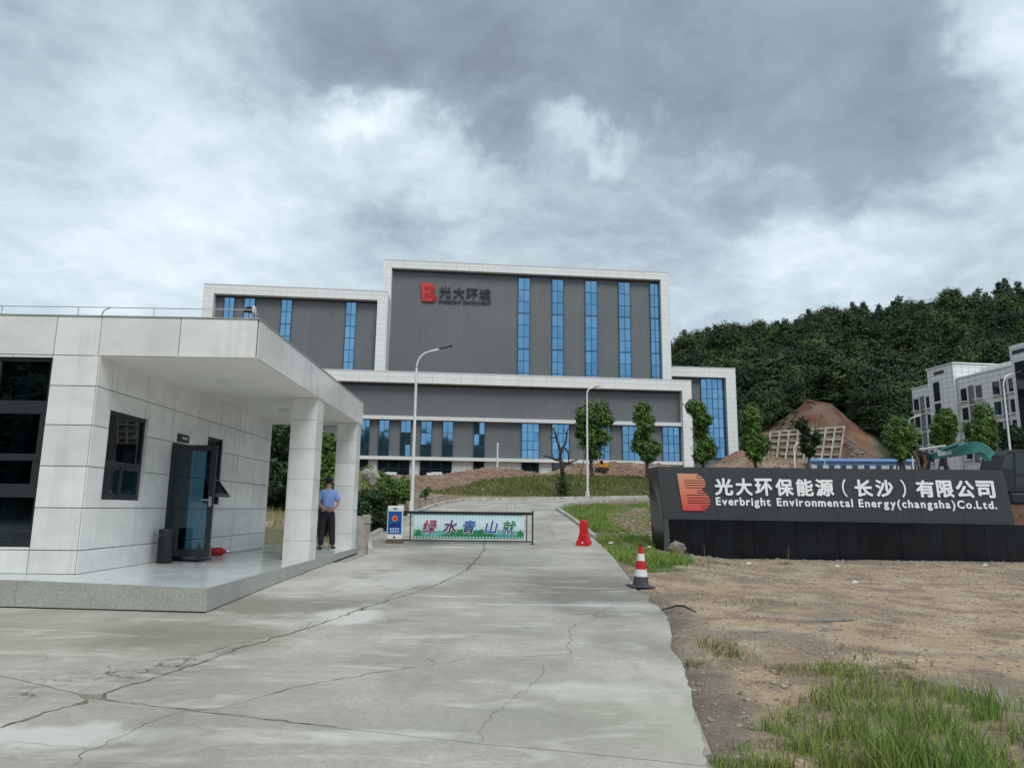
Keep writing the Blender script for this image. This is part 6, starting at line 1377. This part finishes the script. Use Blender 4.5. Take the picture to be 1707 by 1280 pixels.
X = np.concatenate([rr.normal(-1, 9, 1800), rr.normal(13, 8, 2200), rr.normal(33, 7, 1800), rr.uniform(-12, -2, 900)]); Y = np.concatenate([rr.normal(83, 4, 1800), rr.normal(89, 4, 2200), rr.normal(96, 3.5, 1800), rr.uniform(60, 82, 900)]); R = .05 + .22 * rr.random(len(X)) ** 4
k = (Y > 74) | (X < -2); X, Y, R = X[k], Y[k], R[k]; stones('rubble', X, Y, sheet(X, Y) + R * .1, R, 'dirt_stone', 'broken stones lying over the dirt heaps', .8, 2)
Yq = rr.uniform(136, 160, 1500); Xq = Yq * .4256 + rr.normal(9, 4, 1500); R = .08 + .55 * rr.random(1500) ** 4; stones('rubble', Xq, Yq, sheet(Xq, Yq) + R * .1, R, 'rock', 'broken rock over the right side of the red cut slope', .8, 12)
Xa = rr.uniform(5, 18, 260); Ya = rr.uniform(23.6, 25.0, 260); R = .015 + .06 * rr.random(260) ** 3; stones('rubble', Xa, Ya, sheet(Xa, Ya) + R * .3, R, 'pale_rock', 'pale stone crumbs along the foot of the sign wall', .6, 3)
P = np.array([at_ground(x, y)[:2] for x, y in zip(rr.uniform(1020, 1085, 400), rr.uniform(850, 900, 400))]); R = .03 + .07 * rr.random(400) ** 2; stones('rubble', P[:, 0], P[:, 1], sheet(P[:, 0], P[:, 1]) + R * .3, R, 'stone', 'stones scattered in the lawn left of the sign', .6, 4)
# white scraps on the ground
for px, py, s_, l in ((1248, 940, .10, 'white scrap in front of the sign, left of the others'), (1396, 945, .08, 'small white scrap before the middle of the sign'), (1642, 943, .09, 'white scrap near the right end of the sign'), (1425, 972, .08, 'white crumpled scrap alone on the bare lot'), (1082, 913, .1, 'thin white strip in the grass by the boulder'), (1018, 906, .1, 'pale scrap in the grass right of the red barrier')):
    P = at_ground(px, py); tag(ob('scrap', MB().add([(P[0] - s_, P[1] - .05, P[2] + .01), (P[0] + s_ * .6, P[1] - .07, P[2] + .02), (P[0] + s_, P[1] + .08, P[2] + .045), (P[0] - s_ * .4, P[1] + .06, P[2] + .05), (P[0], P[1], P[2] + .07)], [(0, 1, 4), (1, 2, 4), (2, 3, 4), (3, 0, 4)]), 'scrap_paper'), l, 'litter', 'scraps on the ground')
# puddles in the lot
def puddle(px, py, rx, ry, seed, l):
    w = at_ground(px, py); n = 30; V = [(w[0], w[1], 0)]; zmin = float(np.mean(sheet(w[0] + np.array([0, rx, -rx, 0, 0]) * .5, w[1] + np.array([0, 0, 0, ry, -ry]) * .5))) - .014
    for k in range(n): a_ = 2 * pi * k / n; q = 1 + .35 * sin(a_ * 3 + seed) + .2 * sin(a_ * 5 + seed * 2) + .1 * sin(a_ * 9 + seed); V.append((w[0] + 1.6 * rx * q * cos(a_), w[1] + 1.6 * ry * q * sin(a_), 0))
    mb = MB().add([(x, y, zmin) for x, y, _ in V], [(0, 1 + k, 1 + (k + 1) % n) for k in range(n)]); return tag(ob('puddle', mb, 'puddle'), l, kind='structure')
for a_ in ((1215, 1022, .7, .35, 1, 'shallow muddy puddle by the stick'), (1270, 1036, .45, .25, 2, 'muddy puddle right of the stick'), (1248, 1162, .26, .22, 3, 'muddy puddle near the road edge'), (1340, 1120, .35, .22, 4, 'muddy puddle left of the grass clump')): puddle(*a_)

# ------------------------------------------------------------------ grass
def grass(name, X, Y, Hh, mat, label, lean=.35, wid=.006, seed=0, segs=2):
    rr = np.random.default_rng(seed); n = len(X); z = sheet(X, Y) - .01; a = rr.random(n) * 6.28; l = Hh * lean * (rr.random(n) * 1.3 + .1); dx, dy = np.cos(a) * l, np.sin(a) * l; b = rr.random(n) * 6.28; w = wid * (.6 + .8 * rr.random(n)); wx, wy = np.cos(b) * w, np.sin(b) * w
    rows = []
    for t_ in np.linspace(0, 1, segs + 1):
        k = t_ ** 1.8; cx_ = X + dx * k; cy_ = Y + dy * k; cz = z + Hh * (t_ - .25 * lean * t_ ** 3); ww = 1 - t_ * .9
        rows.append(np.stack([cx_ - wx * ww, cy_ - wy * ww, cz], 1)); rows.append(np.stack([cx_ + wx * ww, cy_ + wy * ww, cz], 1))
    V = np.stack(rows, 1); m_ = V.shape[1]; base = (np.arange(n) * m_)[:, None, None]; f = np.array([[2 * i, 2 * i + 1, 2 * i + 3, 2 * i + 2] for i in range(segs)])[None]
    return tag(link(name, big_mesh(name, V.reshape(-1, 3), (f + base).reshape(-1, 4), mat)), label, kind='stuff')
def inpoly(poly, n, seed, jit=.3):
    rr = np.random.default_rng(seed); xs = [q[0] for q in poly]; ys = [q[1] for q in poly]; X = rr.uniform(min(xs), max(xs), n * 3); Y = rr.uniform(min(ys), max(ys), n * 3)
    k = pip(X + fbm(X * 1.1, Y * 1.1, 3) * jit * 4, Y + fbm(X * 1.1 + 7, Y * 1.1, 3) * jit * 4, poly); return X[k][:n], Y[k][:n]
# tall clumps in the right foreground
X = []; Y = []; Hh = []; rr = np.random.default_rng(4)
for px, py, nn, sp, hh in [(1500, 1240, 420, .16, .42), (1420, 1210, 380, .16, .40), (1560, 1200, 420, .15, .42), (1610, 1235, 320, .16, .42), (1380, 1165, 300, .18, .30), (1430, 1150, 420, .22, .30), (1400, 1120, 300, .2, .24), (1640, 1185, 300, .12, .40), (1470, 1275, 500, .16, .40), (1540, 1280, 500, .18, .40), (1330, 1185, 300, .15, .2), (1600, 1290, 450, .18, .38), (1340, 1235, 350, .12, .2), (1290, 1200, 300, .14, .16), (1260, 1265, 350, .14, .12), (1210, 1268, 350, .12, .10), (1300, 1275, 350, .14, .18), (1390, 1265, 420, .15, .28), (1660, 1265, 300, .15, .3), (1700, 1220, 200, .15, .28), (1480, 1180, 350, .2, .3), (1525, 1150, 240, .2, .3), (1380, 1215, 200, .12, .3), (1590, 1160, 200, .14, .32), (1690, 1170, 90, .2, .34), (1240, 1235, 200, .12, .08)]:
    P = at_ground(px, min(py, 1275)); nn = int(nn * .38); q = rr.normal(size=(nn, 2)) * sp * .5 * (P[1] / 4.5) ** .5
    if py > 1275: q[:, 1] -= (py - 1275) * .006
    X.append(P[0] + q[:, 0]); Y.append(P[1] + q[:, 1]); Hh.append(hh * .78 * (.45 + .75 * rr.random(nn)) * np.exp(-(q ** 2).sum(1) / (sp * 2.2) ** 2 * .5))
X, Y, Hh = map(np.concatenate, (X, Y, Hh)); k = ~pip(X, Y, ROAD) & (Hh > .03) & (Y > 1.8); grass('grass', X[k], Y[k], Hh[k], 'grass', 'tall green grass clumps in the right foreground', .5, .0042, 1, 4)
k2 = np.where(k)[0][::4]; rs = np.random.default_rng(5); k2 = k2[rs.random(len(k2)) < .3]; grass('grass', X[k2] + .02, Y[k2], Hh[k2] * 1.35 + .04, 'grass_dry', 'dry seeding stalks among the foreground grass', .25, .0025, 8, 4)
X, Y = inpoly(TUFT, 12000, 3); k = fbm(X * 2, Y * 2, 3) > .02; grass('grass', X[k], Y[k], .03 + .05 * rr.random(k.sum()), 'grass_dry', 'short patchy grass round the foreground clumps', .8, .003, 2)
X, Y = inpoly(LAWN, 60000, 5, .15); k = (fbm(X * 1.2, Y * 1.2, 4) > -.1) & ~(pip(X, Y, LAWN_BARE) & (rr.random(len(X)) < .85)) & ~pip(X, Y, ROAD); X, Y = X[k], Y[k]; tl = .06 + .13 * np.clip(fbm(X * .8, Y * .8, 3) * 4 + .4, 0, 1); grass('grass', X, Y, tl * (.5 + rr.random(len(X))), 'grass', 'green lawn strip between the kerb and the sign', .6, .012, 3)
X, Y = inpoly(BANK, 60000, 6, .4); k = (X < 22) & (Y > 57.6); X, Y = X[k], Y[k]; grass('grass', X, Y, .15 + .35 * rr.random(len(X)) * np.clip(fbm(X * .5, Y * .5, 3) * 4 + .7, .3, 1.4), 'grass_dry', 'olive grass on the bank beyond the bend', .6, .035, 4)
X = rr.uniform(-14, -5, 12000); Y = rr.uniform(21, 50, 12000); k = (~pip(X, Y, ROAD)) & (X < np.interp(Y, [q[1] for q in KERB_L[:6]], [q[0] for q in KERB_L[:6]]) - 1.1) & (fbm(X * .6, Y * .6, 3) > -.05); grass('grass', X[k], Y[k], .12 + .3 * rr.random(k.sum()), 'grass', 'rough grass on the left bank', .6, .018, 5)
# scattered sprigs in the lot
X = []; Y = []
for px, py, nn, sp in ((1195, 1072, 130, .14), (1215, 1085, 110, .12), (1150, 1100, 60, .08), (1255, 925, 60, .15), (1308, 938, 90, .12), (1190, 935, 300, .4), (1225, 940, 160, .4), (1460, 1088, 80, .3), (1240, 1000, 80, .3), (1155, 938, 200, .3), (1100, 945, 250, .5), (1600, 950, 60, .5), (1500, 938, 80, .6)):
    P = at_ground(px, py); q = rr.normal(size=(nn, 2)) * sp; X.append(P[0] + q[:, 0]); Y.append(P[1] + q[:, 1])
X, Y = map(np.concatenate, (X, Y)); k = ~pip(X, Y, ROAD); grass('grass', X[k], Y[k], .05 + .09 * rr.random(k.sum()), 'grass_dry', 'sparse sprigs of grass on the brown lot', .7, .005, 6)
# two upright weeds at the foot of the sign
for px, l in ((1174, 'thin weed standing at the foot of the sign beside the boulder'), (1314, 'taller thin weed at the foot of the sign below the name')):
    P = at_y(px, 926, 24.75); P[2] = float(g(P[0], P[1])) - .05; T = thing('weed', l, 'weed', tuple(P), 0); r2 = np.random.default_rng(px); mb = MB(); mb.tube([(0, 0, -.02), (.02, 0, .2), (-.02, 0, .42)], [.008, .006, .003], 5)
    for k in range(5): z = .08 + k * .07; mb.tube([(0, 0, z), (r2.uniform(-.12, .12), r2.uniform(-.05, .05), z + .12)], [.004, .002], 4)
    ob0('stem', mb, 'grass_dry', T)
